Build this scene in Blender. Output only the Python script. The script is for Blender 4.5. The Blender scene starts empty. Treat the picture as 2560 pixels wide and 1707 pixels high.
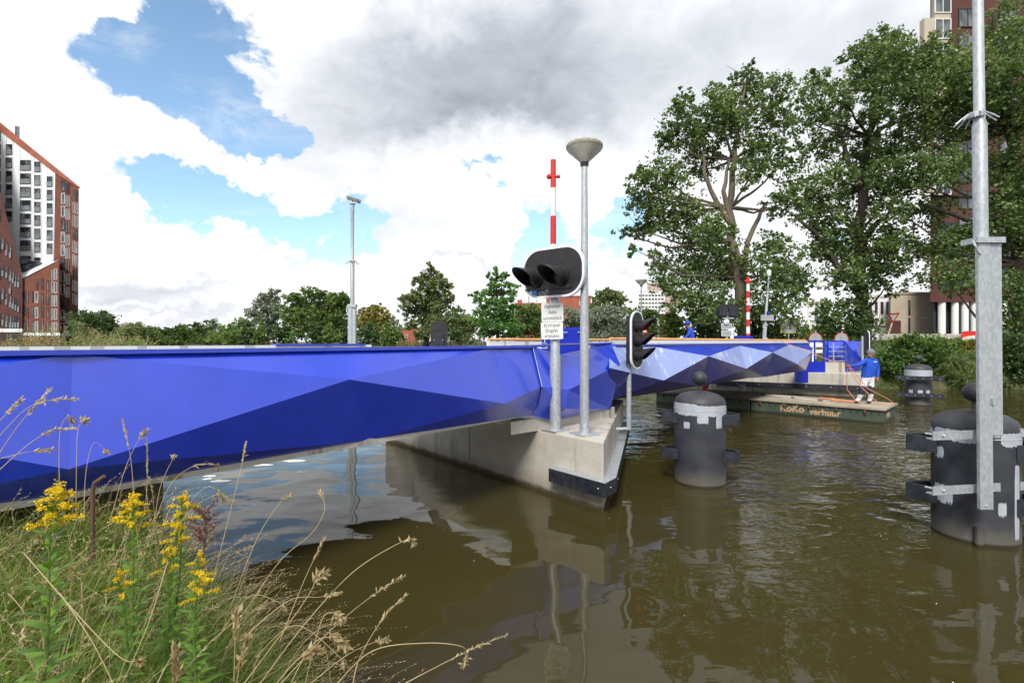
import bpy, bmesh, math, random
import numpy as np
from mathutils import Vector, Matrix
R = math.radians
rng = np.random.default_rng(7)
random.seed(7)
sc = bpy.context.scene
COL = sc.collection
# ---------------------------------------------------------------- camera
F, U0, V0, EYE = 1244.0, 1280.0, 852.0, 2.45        # focal length in photo pixels, horizon point, eye height
cd = bpy.data.cameras.new('camera'); cam = bpy.data.objects.new('camera', cd); COL.objects.link(cam)
cam.location = (0, 0, EYE); cam.rotation_euler = (R(90), 0, 0)
cd.sensor_width = 36; cd.lens = 17.5; cd.clip_end = 3000; cd.clip_start = .05
sc.camera = cam
# ---------------------------------------------------------------- exposure
sc.view_settings.view_transform = 'Standard'; sc.view_settings.look = 'None'
sc.view_settings.exposure = 0.72; sc.view_settings.gamma = 1
# ---------------------------------------------------------------- sun
SUN_EL, SUN_AZ = 46, 196            # azimuth clockwise from +Y (north): behind the camera, to the left
sd = bpy.data.lights.new('sun', 'SUN'); sd.energy = 2.5; sd.angle = R(16); sd.color = (1, .95, .87)
sun = bpy.data.objects.new('sun', sd); COL.objects.link(sun)
sv = Vector((math.sin(R(SUN_AZ))*math.cos(R(SUN_EL)), math.cos(R(SUN_AZ))*math.cos(R(SUN_EL)), math.sin(R(SUN_EL))))
sun.rotation_euler = sv.to_track_quat('Z', 'Y').to_euler()
# ---------------------------------------------------------------- node helper
class NG:
    def __init__(s, tree): s.t = tree; s.n = tree.nodes; s.l = tree.links
    def new(s, typ, ins=None, **kw):
        nd = s.n.new(typ)
        for k, v in kw.items(): setattr(nd, k, v)
        for k, v in (ins or {}).items(): s.set(nd.inputs[k], v)
        return nd
    def set(s, sock, v):
        if isinstance(v, bpy.types.NodeSocket): s.l.new(v, sock)
        elif isinstance(v, bpy.types.Node): s.l.new(v.outputs[0], sock)
        else: sock.default_value = v
    def math(s, op, a, b=None, c=None, clamp=False):
        nd = s.n.new('ShaderNodeMath'); nd.operation = op; nd.use_clamp = clamp
        for i, v in enumerate((a, b, c)):
            if v is not None: s.set(nd.inputs[i], v)
        return nd.outputs[0]
    def ramp(s, fac, stops):
        nd = s.n.new('ShaderNodeValToRGB'); s.set(nd.inputs[0], fac)
        e = nd.color_ramp.elements
        while len(e) < len(stops): e.new(.5)
        for el, (p, c) in zip(e, stops):
            el.position = p; el.color = (c, c, c, 1) if isinstance(c, (int, float)) else (*c, 1)
        return nd.outputs[0]
    def smooth(s, x, a, b):
        nd = s.n.new('ShaderNodeMapRange'); nd.interpolation_type = 'SMOOTHSTEP'
        s.set(nd.inputs[0], x); nd.inputs[1].default_value = a; nd.inputs[2].default_value = b
        return nd.outputs[0]
    def noise(s, vec, scale, detail=4, rough=.55, dist=0.0):
        nd = s.n.new('ShaderNodeTexNoise')
        if vec is not None: s.set(nd.inputs['Vector'], vec)
        nd.inputs['Scale'].default_value = scale; nd.inputs['Detail'].default_value = detail
        nd.inputs['Roughness'].default_value = rough; nd.inputs['Distortion'].default_value = dist
        return nd.outputs[0]
    def mix(s, fac, a, b, mode='MIX'):
        nd = s.n.new('ShaderNodeMix'); nd.data_type = 'RGBA'; nd.blend_type = mode
        s.set(nd.inputs[0], fac)
        for i, v in ((6, a), (7, b)):
            if isinstance(v, tuple): nd.inputs[i].default_value = (*v[:3], 1)
            else: s.set(nd.inputs[i], v)
        return nd.outputs[2]
    def scale(s, vec, v3):
        nd = s.n.new('ShaderNodeVectorMath'); nd.operation = 'MULTIPLY'
        s.set(nd.inputs[0], vec); nd.inputs[1].default_value = v3
        return nd.outputs[0]
# ---------------------------------------------------------------- sky: blue Nishita air with cumulus painted by direction of view from the ground
w = bpy.data.worlds.new('World'); sc.world = w; w.use_nodes = True
g = NG(w.node_tree); g.n.clear()
sky = g.new('ShaderNodeTexSky', sky_type='NISHITA', sun_disc=False, sun_elevation=R(SUN_EL), sun_rotation=R(SUN_AZ), air_density=1.0, dust_density=.6, ozone_density=1.6)
tc = g.new('ShaderNodeTexCoord'); D = tc.outputs['Generated']
sep = g.new('ShaderNodeSeparateXYZ', {0: D}); dx, dy, dz = sep.outputs
yy = g.math('MAXIMUM', dy, .12)
UU = g.math('DIVIDE', dx, yy); VV = g.math('DIVIDE', dz, yy)
front = g.smooth(dy, .1, .35)
n1 = g.noise(g.scale(D, (1, 1, 1.5)), 3.1, 9, .57, .25)
n2 = g.noise(g.scale(D, (1, 1, 1.9)), 7.5, 7, .6, .5)
n3 = g.noise(g.scale(D, (1, 1, 1.6)), 2.2, 5, .5, .1)
# wobble the blob coordinates so that their outlines billow
wob = g.new('ShaderNodeTexNoise', {'Vector': g.scale(D, (1, 1, 1.2)), 'Scale': 5.0, 'Detail': 8.0, 'Roughness': .62})
ws = g.new('ShaderNodeSeparateXYZ', {0: wob.outputs['Color']})
UW = g.math('ADD', UU, g.math('MULTIPLY', g.math('SUBTRACT', ws.outputs[0], .5), .38))
VW = g.math('ADD', VV, g.math('MULTIPLY', g.math('SUBTRACT', ws.outputs[1], .5), .38))
def blob(u, v, ru, rv, ang=0):
    uc, vc = (u-U0)/F, (V0-v)/F
    a = g.math('SUBTRACT', UW, uc); b = g.math('SUBTRACT', VW, vc)
    ca, sa = math.cos(R(ang)), math.sin(R(ang))
    p = g.math('ADD', g.math('MULTIPLY', a, ca*F/ru), g.math('MULTIPLY', b, sa*F/ru))
    q = g.math('ADD', g.math('MULTIPLY', a, -sa*F/rv), g.math('MULTIPLY', b, ca*F/rv))
    r2 = g.math('ADD', g.math('MULTIPLY', p, p), g.math('MULTIPLY', q, q))
    return g.math('POWER', 2.718, g.math('MULTIPLY', r2, -1.0))
def total(lst):
    acc = None
    for *args, wt in lst:
        t = g.math('MULTIPLY', blob(*args), wt); acc = t if acc is None else g.math('ADD', acc, t)
    return g.math('MULTIPLY', acc, front)
BLUE = [(460, 60, 130, 160, 60, -.75), (380, 190, 160, 95, -20, -.6), (560, 240, 160, 85, -45, -.72), (690, 320, 130, 70, -30, -.7), (640, 120, 50, 60, 0, -.3),
        (450, 480, 160, 62, -12, -.78), (640, 575, 180, 48, -8, -.66), (890, 600, 110, 62, 0, -.68), (1235, 425, 95, 36, 0, -.66), (1290, 500, 150, 45, -30, -.5),
        (1530, 520, 75, 75, 0, -.75), (1340, 610, 80, 60, 0, -.6), (700, 250, 60, 120, 0, -.3), (2080, 560, 60, 50, 0, -.2)]
CLOUD = [(250, 60, 170, 60, 10, .3), (1200, 200, 420, 260, 0, .55), (480, 330, 120, 60, 0, .25), (600, 690, 260, 110, 0, .4), (1120, 620, 190, 130, 0, .4), (1900, 250, 700, 300, 0, .5), (80, 400, 160, 300, 0, .4),
         (700, 430, 120, 60, -20, .3)]
DARK = [(1150, 150, 330, 150, 10, .95), (1130, 310, 230, 55, 5, .55), (1420, 270, 200, 90, 0, .55), (1640, 120, 300, 160, 0, .38), (2150, 130, 420, 260, 0, .36), (420, 705, 150, 22, 4, .42), (250, 690, 90, 16, 0, .3), (1650, 640, 120, 26, 0, .4), (480, 770, 330, 14, 3, .25), (330, 735, 160, 14, 0, .3), (700, 745, 160, 12, 0, .2), (1000, 560, 200, 60, 0, .12),
        (860, 320, 120, 90, 20, .22), (1130, 690, 150, 16, 0, .3), (500, 780, 300, 14, 0, .14)]
dens = g.math('ADD', g.math('ADD', .74, g.math('MULTIPLY', g.math('SUBTRACT', n1, .5), 1.5)), g.math('MULTIPLY', g.math('SUBTRACT', n2, .5), .95))
dens = g.math('ADD', dens, g.math('ADD', total(BLUE), total(CLOUD)))
mask = g.math('MAXIMUM', g.smooth(dens, .45, .65), g.math('MULTIPLY', g.smooth(g.noise(g.scale(D, (1, 1, 2.4)), 5.5, 9, .68, .6), .46, .78), .42))
mask = g.math('MAXIMUM', mask, g.math('MULTIPLY', g.smooth(dz, .13, .0), .8))
back = g.math('MULTIPLY', g.math('SUBTRACT', 1.0, front), .22)          # the sky behind the viewer: broken grey and white cloud
dk = g.math('ADD', g.math('MULTIPLY', total(DARK), .82), g.math('MULTIPLY', back, g.smooth(n3, .42, .62)))
dk = g.math('ADD', dk, g.math('ADD', g.math('MULTIPLY', g.math('SUBTRACT', n3, .47), .5), g.math('MULTIPLY', g.math('SUBTRACT', n2, .47), .5)))
dk = g.math('MULTIPLY', dk, g.math('ADD', .62, g.math('MULTIPLY', n2, .7)), clamp=True)
ccol = g.ramp(dk, [(0.0, (6.9, 7.0, 7.15)), (.25, (5.3, 5.5, 5.8)), (.60, (3.7, 3.92, 4.35)), (1.0, (2.4, 2.6, 3.0))])
bluesky = g.mix(1.0, sky.outputs[0], (1.42, 1.5, 1.42), 'MULTIPLY')
skycol = g.mix(mask, bluesky, ccol)
bg = g.new('ShaderNodeBackground', {'Color': skycol, 'Strength': .1})
out = g.new('ShaderNodeOutputWorld', {0: bg.outputs[0]})
w.cycles.sampling_method = 'MANUAL'; w.cycles.sample_map_resolution = 512
# ---------------------------------------------------------------- geometry helpers
def P(u, v, Y): return Vector(((u-U0)/F*Y, Y, EYE-(v-V0)/F*Y))
def onz(u, v, z): return P(u, v, (EYE-z)*F/(v-V0))
class Line:                        # a vertical plane through the bridge, seen from above a line
    def __init__(s, p, d):
        s.p = Vector(p); s.d = Vector(d).normalized(); s.n = Vector((s.d.y, -s.d.x))
    def at(s, t, off, z):
        q = s.p + s.d*t + s.n*off; return Vector((q.x, q.y, z))
    def px(s, u, v, off=0):
        a = (u-U0)/F; q = s.p + s.n*off
        t = (a*q.y-q.x)/(s.d.x-a*s.d.y); y = q.y+s.d.y*t
        return P(u, v, y)
    def t(s, u, off=0):
        a = (u-U0)/F; q = s.p + s.n*off
        return (a*q.y-q.x)/(s.d.x-a*s.d.y)
def origin(o):
    v = Vector((0, 0, 0))
    while o is not None: v += o.location; o = o.parent
    return v
class MB:
    def __init__(s): s.v = []; s.f = []; s.m = []
    def add(s, vs, fs, mi=0):
        b = len(s.v); s.v += [tuple(v) for v in vs]
        s.f += [tuple(b+i for i in f) for f in fs]; s.m += [mi]*len(fs); return s
    def poly(s, pts, mi=0): return s.add(pts, [tuple(range(len(pts)))], mi)
    def hexa(s, o, ax, ay, az, mi=0):
        o, ax, ay, az = Vector(o), Vector(ax), Vector(ay), Vector(az)
        vs = [o, o+ax, o+ax+ay, o+ay]; vs += [v+az for v in vs]
        fs = [(0, 3, 2, 1), (4, 5, 6, 7), (0, 1, 5, 4), (1, 2, 6, 5), (2, 3, 7, 6), (3, 0, 4, 7)]
        if ax.cross(ay).dot(az) < 0: fs = [f[::-1] for f in fs]
        return s.add(vs, fs, mi)
    def box(s, c, size, rz=0, mi=0, M=None):
        m = M or Matrix.Rotation(rz, 3, 'Z'); c = Vector(c)
        a = [m @ Vector(v) for v in ((size[0], 0, 0), (0, size[1], 0), (0, 0, size[2]))]
        return s.hexa(c-(a[0]+a[1]+a[2])/2, *a, mi)
    def prism(s, pts, vec, mi=0):
        pts = [Vector(p) for p in pts]; vec = Vector(vec); n = len(pts)
        nrm = Vector((0, 0, 0))
        for i in range(n): nrm += pts[i].cross(pts[(i+1) % n])
        if nrm.dot(vec) < 0: pts = pts[::-1]
        vs = pts+[p+vec for p in pts]
        fs = [tuple(range(n))[::-1], tuple(range(n, 2*n))]+[(i, (i+1) % n, n+(i+1) % n, n+i) for i in range(n)]
        return s.add(vs, fs, mi)
    def ring(s, c, ax, r, n):
        ax = Vector(ax).normalized(); a = ax.orthogonal().normalized() if abs(ax.z) < .999 else Vector((1, 0, 0)); b = ax.cross(a)
        return [Vector(c)+a*(r*math.cos(2*math.pi*i/n))+b*(r*math.sin(2*math.pi*i/n)) for i in range(n)]
    def tube(s, pts, rs, n=8, mi=0, caps=True):
        pts = [Vector(p) for p in pts]
        if not hasattr(rs, '__len__'): rs = [rs]*len(pts)
        vs = []; prev = None
        for i, p in enumerate(pts):
            ax = (pts[min(i+1, len(pts)-1)]-pts[max(i-1, 0)]).normalized()
            if prev is None: a = ax.orthogonal().normalized()
            else: a = (prev-ax*prev.dot(ax)); a = a.normalized() if a.length > 1e-6 else ax.orthogonal().normalized()
            prev = a; b = ax.cross(a)
            vs += [p+a*(rs[i]*math.cos(2*math.pi*k/n))+b*(rs[i]*math.sin(2*math.pi*k/n)) for k in range(n)]
        fs = [(i*n+k, i*n+(k+1) % n, (i+1)*n+(k+1) % n, (i+1)*n+k) for i in range(len(pts)-1) for k in range(n)]
        if caps: fs += [tuple(range(n))[::-1], tuple(range((len(pts)-1)*n, len(pts)*n))]
        return s.add(vs, fs, mi)
    def lathe(s, prof, c=(0, 0, 0), n=24, mi=0, M=None, caps=True):
        c = Vector(c); vs = []
        for r, z in prof:
            for k in range(n):
                v = Vector((r*math.cos(2*math.pi*k/n), r*math.sin(2*math.pi*k/n), z)); vs.append(c+(M @ v if M else v))
        fs = [(i*n+k, i*n+(k+1) % n, (i+1)*n+(k+1) % n, (i+1)*n+k) for i in range(len(prof)-1) for k in range(n)]
        if caps: fs += [tuple(range(n))[::-1], tuple(range((len(prof)-1)*n, len(prof)*n))]
        return s.add(vs, fs, mi)
    def ball(s, c, r, mi=0, n=16, sz=1.0, M=None):
        h = n//2
        return s.lathe([(r*math.sin(math.pi*i/h)+1e-5, -r*sz*math.cos(math.pi*i/h)) for i in range(h+1)], c, n, mi, M)
    def build(s, name, mats, parent=None, smooth=True, ang=35):
        me = bpy.data.meshes.new(name); o0 = origin(parent)
        me.from_pydata([(v[0]-o0.x, v[1]-o0.y, v[2]-o0.z) for v in s.v], [], s.f)
        mats = mats if isinstance(mats, (list, tuple)) else [mats]
        for m in mats: me.materials.append(m)
        me.polygons.foreach_set('material_index', s.m)
        if smooth:
            me.polygons.foreach_set('use_smooth', [True]*len(me.polygons)); me.set_sharp_from_angle(angle=R(ang))
        me.update()
        o = bpy.data.objects.new(name, me); COL.objects.link(o)
        if parent: o.parent = parent
        return o
def thing(name, label, cat, loc=(0, 0, 0), group=None, kind=None):
    o = bpy.data.objects.new(name, None); COL.objects.link(o); o.location = loc; o.empty_display_size = .2
    return tag(o, label, cat, group, kind)
def tag(o, label=None, cat=None, group=None, kind=None):
    if label: o['label'] = label
    if cat: o['category'] = cat
    if group: o['group'] = group
    if kind: o['kind'] = kind
    return o
def copy_tree(o, parent=None):
    c = o.copy(); COL.objects.link(c)
    if parent: c.parent = parent
    for ch in list(o.children): copy_tree(ch, c)
    return c
def bulk(name, V, Fq, mats, mi=None, parent=None, smooth=False):    # numpy mesh, all faces with the same number of corners
    me = bpy.data.meshes.new(name); k = Fq.shape[1]
    V = V - np.array(origin(parent))
    me.vertices.add(len(V)); me.vertices.foreach_set('co', V.astype(np.float32).ravel())
    me.loops.add(Fq.size); me.loops.foreach_set('vertex_index', Fq.astype(np.int32).ravel())
    me.polygons.add(len(Fq)); me.polygons.foreach_set('loop_start', np.arange(0, Fq.size, k, dtype=np.int32))
    for m in (mats if isinstance(mats, (list, tuple)) else [mats]): me.materials.append(m)
    if mi is not None: me.polygons.foreach_set('material_index', mi.astype(np.int32))
    if smooth: me.polygons.foreach_set('use_smooth', np.ones(len(Fq), dtype=bool))
    me.update(calc_edges=True); me.validate()
    o = bpy.data.objects.new(name, me); COL.objects.link(o)
    if parent: o.parent = parent
    return o
def text(name, s, size, mat, M, parent=None, bold=0.0, depth=.002, align='CENTER', spacing=1.0):
    cu = bpy.data.curves.new(name, 'FONT'); cu.body = s; cu.size = size; cu.align_x = align; cu.align_y = 'CENTER'
    cu.offset = bold; cu.extrude = depth; cu.space_character = spacing; cu.resolution_u = 3
    tmp = bpy.data.objects.new('tmp', cu); COL.objects.link(tmp)
    me = bpy.data.meshes.new_from_object(tmp.evaluated_get(bpy.context.evaluated_depsgraph_get()))
    bpy.data.objects.remove(tmp); bpy.data.curves.remove(cu)
    o0 = origin(parent); me.transform(Matrix.Translation(-o0) @ M); me.materials.clear(); me.materials.append(mat); me.name = name
    o = bpy.data.objects.new(name, me); COL.objects.link(o)
    if parent: o.parent = parent
    return o
def face_matrix(c, nrm, up=(0, 0, 1)):          # local x right, y up, z out of the face
    z = Vector(nrm).normalized(); x = Vector(up).cross(z).normalized(); y = z.cross(x)
    m = Matrix((x, y, z)).transposed().to_4x4(); m.translation = Vector(c); return m
# ---------------------------------------------------------------- materials
def mat(name, c1, c2=None, scale=4.0, rough=.6, metal=0.0, bump=0.0, bscale=None, stretch=(1, 1, 1), ior=1.5, coat=0.0, rough2=None, lo=.35, hi=.65, spec=.5):
    m = bpy.data.materials.new(name); m.use_nodes = True; g = NG(m.node_tree); b = g.n['Principled BSDF']
    tcn = g.new('ShaderNodeTexCoord'); vec = g.scale(tcn.outputs['Object'], stretch)
    nz = g.noise(vec, scale, 6, .6)
    if c2 is None: c2 = tuple(x*.8 for x in c1)
    f = g.smooth(nz, lo, hi)
    g.set(b.inputs['Base Color'], g.mix(f, c1, c2))
    if rough2 is None: b.inputs['Roughness'].default_value = rough
    else:
        rr = g.new('ShaderNodeMapRange', {0: f}); rr.inputs[3].default_value = rough; rr.inputs[4].default_value = rough2; g.set(b.inputs['Roughness'], rr.outputs[0])
    b.inputs['Metallic'].default_value = metal; b.inputs['IOR'].default_value = ior; b.inputs['Coat Weight'].default_value = coat
    b.inputs['Specular IOR Level'].default_value = spec
    if bump:
        bn = g.noise(vec, bscale or scale*4, 5, .6)
        bp = g.new('ShaderNodeBump', {'Height': bn, 'Strength': bump, 'Distance': .02}); g.set(b.inputs['Normal'], bp.outputs[0])
    return m
def leafmat(name, stops, trans=.35, rough=.5, patch=None):
    m = bpy.data.materials.new(name); m.use_nodes = True; g = NG(m.node_tree); b = g.n['Principled BSDF']
    geo = g.new('ShaderNodeNewGeometry')
    fac = geo.outputs['Random Per Island']
    tcn = g.new('ShaderNodeTexCoord')
    fac = g.math('ADD', g.math('MULTIPLY', fac, .6), g.math('MULTIPLY', g.smooth(g.noise(tcn.outputs['Object'], patch or .6, 3), .3, .7), .4))
    col = g.ramp(fac, stops)
    g.set(b.inputs['Base Color'], col); b.inputs['Roughness'].default_value = rough; b.inputs['Specular IOR Level'].default_value = .35
    tr = g.new('ShaderNodeBsdfTranslucent', {0: g.mix(1.0, col, (1.25, 1.35, .6), 'MULTIPLY')})
    ms = g.new('ShaderNodeMixShader', {0: trans, 1: b.outputs[0], 2: tr.outputs[0]})
    g.set(g.n['Material Output'].inputs[0], ms.outputs[0])
    return m
M = {}
def paint_blue(name, c, c2, rough, streak=0.0, coat=.6, scale=2.5):
    m = mat(name, c, c2, scale, rough, 0, .16, .9, coat=coat, rough2=rough*1.3)
    m.node_tree.nodes['Principled BSDF'].inputs['Coat Roughness'].default_value = .12
    return m
M['blue'] = paint_blue('blue_paint', (.003, .034, .53), (.004, .040, .59), .33, coat=1.0)
M['blue'].node_tree.nodes['Principled BSDF'].inputs['Specular IOR Level'].default_value = .85
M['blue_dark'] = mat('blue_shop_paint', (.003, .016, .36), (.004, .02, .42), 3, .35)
def sanded(name, base, chalk, amount):
    m = bpy.data.materials.new(name); m.use_nodes = True; g = NG(m.node_tree); b = g.n['Principled BSDF']
    o = g.new('ShaderNodeTexCoord').outputs['Object']
    mp = g.new('ShaderNodeMapping', {0: o}); mp.inputs['Rotation'].default_value = (0, R(25), 0); mp.inputs['Scale'].default_value = (3.2, 3.2, .8)
    st = g.noise(mp.outputs[0], 2.2, 8, .7)
    pt = g.noise(o, .9, 4)
    scr = g.smooth(g.math('MULTIPLY', st, g.math('ADD', pt, .52)), .60, .70)
    tone = g.math('ADD', amount, g.math('MULTIPLY', g.math('SUBTRACT', pt, .5), .35), clamp=True)
    c = g.mix(tone, base, chalk)
    c = g.mix(g.math('MULTIPLY', scr, .85), c, (.72, .76, .83))
    blu = g.smooth(g.noise(mp.outputs[0], 3.1, 6, .6), .70, .76)
    c = g.mix(g.math('MULTIPLY', blu, .8), c, (.03, .06, .42))
    g.set(b.inputs['Base Color'], c); b.inputs['Roughness'].default_value = .34; b.inputs['Coat Weight'].default_value = .25; b.inputs['Coat Roughness'].default_value = .12
    return m
M['sanded'] = sanded('sanded_pale_blue', (.16, .23, .62), (.36, .45, .76), .6)
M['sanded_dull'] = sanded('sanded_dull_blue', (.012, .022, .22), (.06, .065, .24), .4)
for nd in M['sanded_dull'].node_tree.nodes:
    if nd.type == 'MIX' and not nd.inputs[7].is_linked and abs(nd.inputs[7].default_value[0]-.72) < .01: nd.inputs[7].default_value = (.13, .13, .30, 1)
M['white'] = mat('white_paint', (.78, .79, .80), (.70, .71, .73), 3, .45)
M['black'] = mat('black_matt_paint', (.012, .012, .014), (.02, .02, .022), 9, .5, bump=.05)
M['black_rubber'] = mat('black_fender_plastic', (.011, .013, .02), (.028, .032, .045), 7, .42, bump=.15)
M['red'] = mat('red_paint', (.62, .02, .015), (.55, .018, .014), 5, .4)
M['orange'] = mat('orange_primer', (.72, .33, .10), (.80, .42, .16), 6, .5)
M['primer'] = mat('grey_primer', (.36, .39, .44), (.42, .45, .50), 9, .6, bump=.1)
M['grey_steel'] = mat('grey_sheet', (.40, .42, .44), (.33, .35, .37), 2, .4, .3)
def galv():
    m = bpy.data.materials.new('galvanised_steel'); m.use_nodes = True; g = NG(m.node_tree); b = g.n['Principled BSDF']
    o = g.new('ShaderNodeTexCoord').outputs['Object']
    v1 = g.new('ShaderNodeTexVoronoi', {'Vector': g.scale(o, (1, 1, .55)), 'Scale': 42.0}); sp = g.new('ShaderNodeSeparateXYZ', {0: v1.outputs['Color']})
    f = g.math('ADD', g.math('MULTIPLY', sp.outputs[0], .55), g.math('MULTIPLY', g.noise(g.scale(o, (1, 1, .3)), 5, 5), .5), clamp=True)
    g.set(b.inputs['Base Color'], g.ramp(f, [(0, (.33, .36, .39)), (.5, (.43, .46, .49)), (1, (.55, .58, .60))]))
    b.inputs['Metallic'].default_value = .45; rr = g.new('ShaderNodeMapRange', {0: sp.outputs[1]}); rr.inputs[3].default_value = .38; rr.inputs[4].default_value = .6
    g.set(b.inputs['Roughness'], rr.outputs[0]); return m
M['galv'] = galv()
def concrete(name, light, dark, tide=True, seam=True):
    m = bpy.data.materials.new(name); m.use_nodes = True; g = NG(m.node_tree); b = g.n['Principled BSDF']
    o = g.new('ShaderNodeNewGeometry').outputs['Position']; z = g.new('ShaderNodeSeparateXYZ', {0: o}).outputs[2]
    fine = g.noise(o, 30, 6, .7); mid = g.noise(o, 2.2, 6, .6)
    c = g.mix(g.smooth(mid, .3, .7), light, dark)
    c = g.mix(g.math('MULTIPLY', g.smooth(fine, .45, .75), .25), c, (.16, .15, .13))
    run = g.math('MULTIPLY', g.smooth(g.noise(g.scale(o, (1.7, 1.7, .14)), 1.6, 6, .7), .50, .72), g.smooth(g.noise(o, .9, 4), .40, .60))          # weathering that runs down from the top edge
    c = g.mix(g.math('MULTIPLY', run, .8), c, (.085, .08, .075))
    rust = g.smooth(g.noise(g.scale(o, (3, 3, .2)), 1.1, 4, .6), .60, .68)
    c = g.mix(g.math('MULTIPLY', rust, .65), c, (.17, .12, .04))
    if tide:
        zz = g.math('ADD', z, g.math('MULTIPLY', g.math('SUBTRACT', g.noise(o, 5, 4), .5), .10))
        c = g.mix(g.smooth(zz, .13, .03), c, (.012, .011, .006))
        c = g.mix(g.math('MULTIPLY', g.smooth(zz, .38, .1), .4), c, (.11, .085, .045))
    g.set(b.inputs['Base Color'], c); b.inputs['Roughness'].default_value = .85
    bp = g.new('ShaderNodeBump', {'Height': fine, 'Strength': .35, 'Distance': .01}); g.set(b.inputs['Normal'], bp.outputs[0])
    return m
M['concrete'] = concrete('weathered_concrete', (.52, .49, .43), (.42, .39, .34))
M['concrete_new'] = concrete('pale_concrete', (.47, .45, .40), (.42, .40, .35), tide=True)
M['concrete_dark'] = concrete('dark_concrete', (.12, .105, .085), (.07, .065, .05))  # darker pair of concrete tones for the abutment
# ---------------------------------------------------------------- water polygon and ground
NEAR = [(60, -60), (9, -7), (3, -1.5), (.6, 1.3), (-.55, 2.75), (-1.35, 3.7), (-2.2, 4.6), (-3.3, 5.6), (-5.0, 7.2), (-8, 11.5), (-16, 22), (-42, 62), (-95, 135), (-205, 300), (-520, 760)]
FAR = [(-455, 760), (-170, 300), (-68, 125), (-24, 60), (-9, 44), (2, 37), (10, 32.5), (14, 29), (17.3, 26.2), (22, 25.6), (32, 25.2), (60, 22), (200, 0), (200, -60)]
WP = np.array(NEAR+FAR, float)
def sdist(x, y):                                # positive on land
    x = np.asarray(x, float); y = np.asarray(y, float); d = np.full(x.shape, 1e9); ins = np.zeros(x.shape, bool)
    n = len(WP)
    for i in range(n):
        ax, ay = WP[i]; bx, by = WP[(i+1) % n]; ex, ey = bx-ax, by-ay
        t = np.clip(((x-ax)*ex+(y-ay)*ey)/(ex*ex+ey*ey), 0, 1)
        d = np.minimum(d, np.hypot(x-ax-t*ex, y-ay-t*ey))
        c = ((ay > y) != (by > y)) & (x < (bx-ax)*(y-ay)/(by-ay+1e-12)+ax); ins ^= c
    return np.where(ins, -d, d)
def ground(x, y):
    x = np.asarray(x, float); y = np.asarray(y, float); s = sdist(x, y)
    near = (y < 14+.0*x) & (x < 6)
    H = np.where(near, .95, 1.6)
    H = np.where((x > 8) & (y > 15), 1.3+1.2*np.clip((s-1.5)/5, 0, 1), H)
    t = np.clip((s+1.1)/2.6, 0, 1); t = t*t*(3-2*t)
    z = -1.3+(H+1.3)*t
    return z+.05*np.sin(x*2.1+y)*np.cos(y*1.7-x*.6)*np.clip(s, 0, 1)
ax = np.concatenate([np.linspace(-1500, -140, 14), np.linspace(-130, -14, 40), np.linspace(-12, 34, 154), np.linspace(37, 130, 24), np.linspace(145, 1500, 14)])
ay = np.concatenate([np.linspace(-300, -12, 12), np.linspace(-9, 38, 150), np.linspace(40, 150, 46), np.linspace(160, 1800, 24)])
gx, gy = np.meshgrid(ax, ay); gz = ground(gx, gy)
V = np.stack([gx.ravel(), gy.ravel(), gz.ravel()], 1); nx, ny = len(ax), len(ay)
ii, jj = np.meshgrid(np.arange(nx-1), np.arange(ny-1)); a = (jj*nx+ii).ravel()
M['soil'] = mat('grassy_soil', (.045, .06, .018), (.10, .085, .045), 1.3, .95, bump=.4)
tag(bulk('ground', V, np.stack([a, a+1, a+1+nx, a+nx], 1), M['soil'], smooth=True), kind='structure')
def watermat():
    m = bpy.data.materials.new('canal_water'); m.use_nodes = True; g = NG(m.node_tree); b = g.n['Principled BSDF']
    o = g.new('ShaderNodeNewGeometry').outputs['Position']
    big = g.noise(g.scale(o, (1, 1.3, 1)), .55, 2, .5)
    md = g.noise(g.scale(o, (1.0, 2.0, 1)), 2.0, 1.2, .5, .5)
    sm = g.noise(g.scale(o, (1.0, 2.4, 1)), 6.0, 1, .5, .4)
    s = g.new('ShaderNodeSeparateXYZ', {0: o})
    # open channel on the far side of the pier is ruffled by wind, the bay by the bank lies still
    wind = g.smooth(g.math('SUBTRACT', s.outputs[0], g.math('MULTIPLY', g.noise(o, .35, 3), 2.4)), .3, 3.4)
    wind = g.math('MULTIPLY', wind, g.smooth(s.outputs[1], 3.6, 8.0))
    patch = g.math('ADD', .06, g.math('MULTIPLY', wind, g.math('ADD', .4, g.math('MULTIPLY', g.smooth(g.noise(o, .5, 3), .38, .62), 1.3))))
    h = g.math('ADD', g.math('MULTIPLY', big, .9), g.math('MULTIPLY', g.math('ADD', g.math('MULTIPLY', md, .55), g.math('MULTIPLY', sm, .10)), patch))
    bp = g.new('ShaderNodeBump', {'Height': h, 'Strength': 1.0, 'Distance': .055}); g.set(b.inputs['Normal'], bp.outputs[0])
    g.set(b.inputs['Base Color'], g.mix(g.noise(o, .4, 3), (.037, .031, .010), (.047, .039, .013)))
    b.inputs['Roughness'].default_value = .02; b.inputs['IOR'].default_value = 1.33
    return m
M['water'] = watermat()
wm = MB(); wm.poly([(-700, -80, 0), (400, -80, 0), (400, 900, 0), (-700, 900, 0)])
tag(wm.build('canal_water', M['water'], smooth=False), kind='structure')
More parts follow.
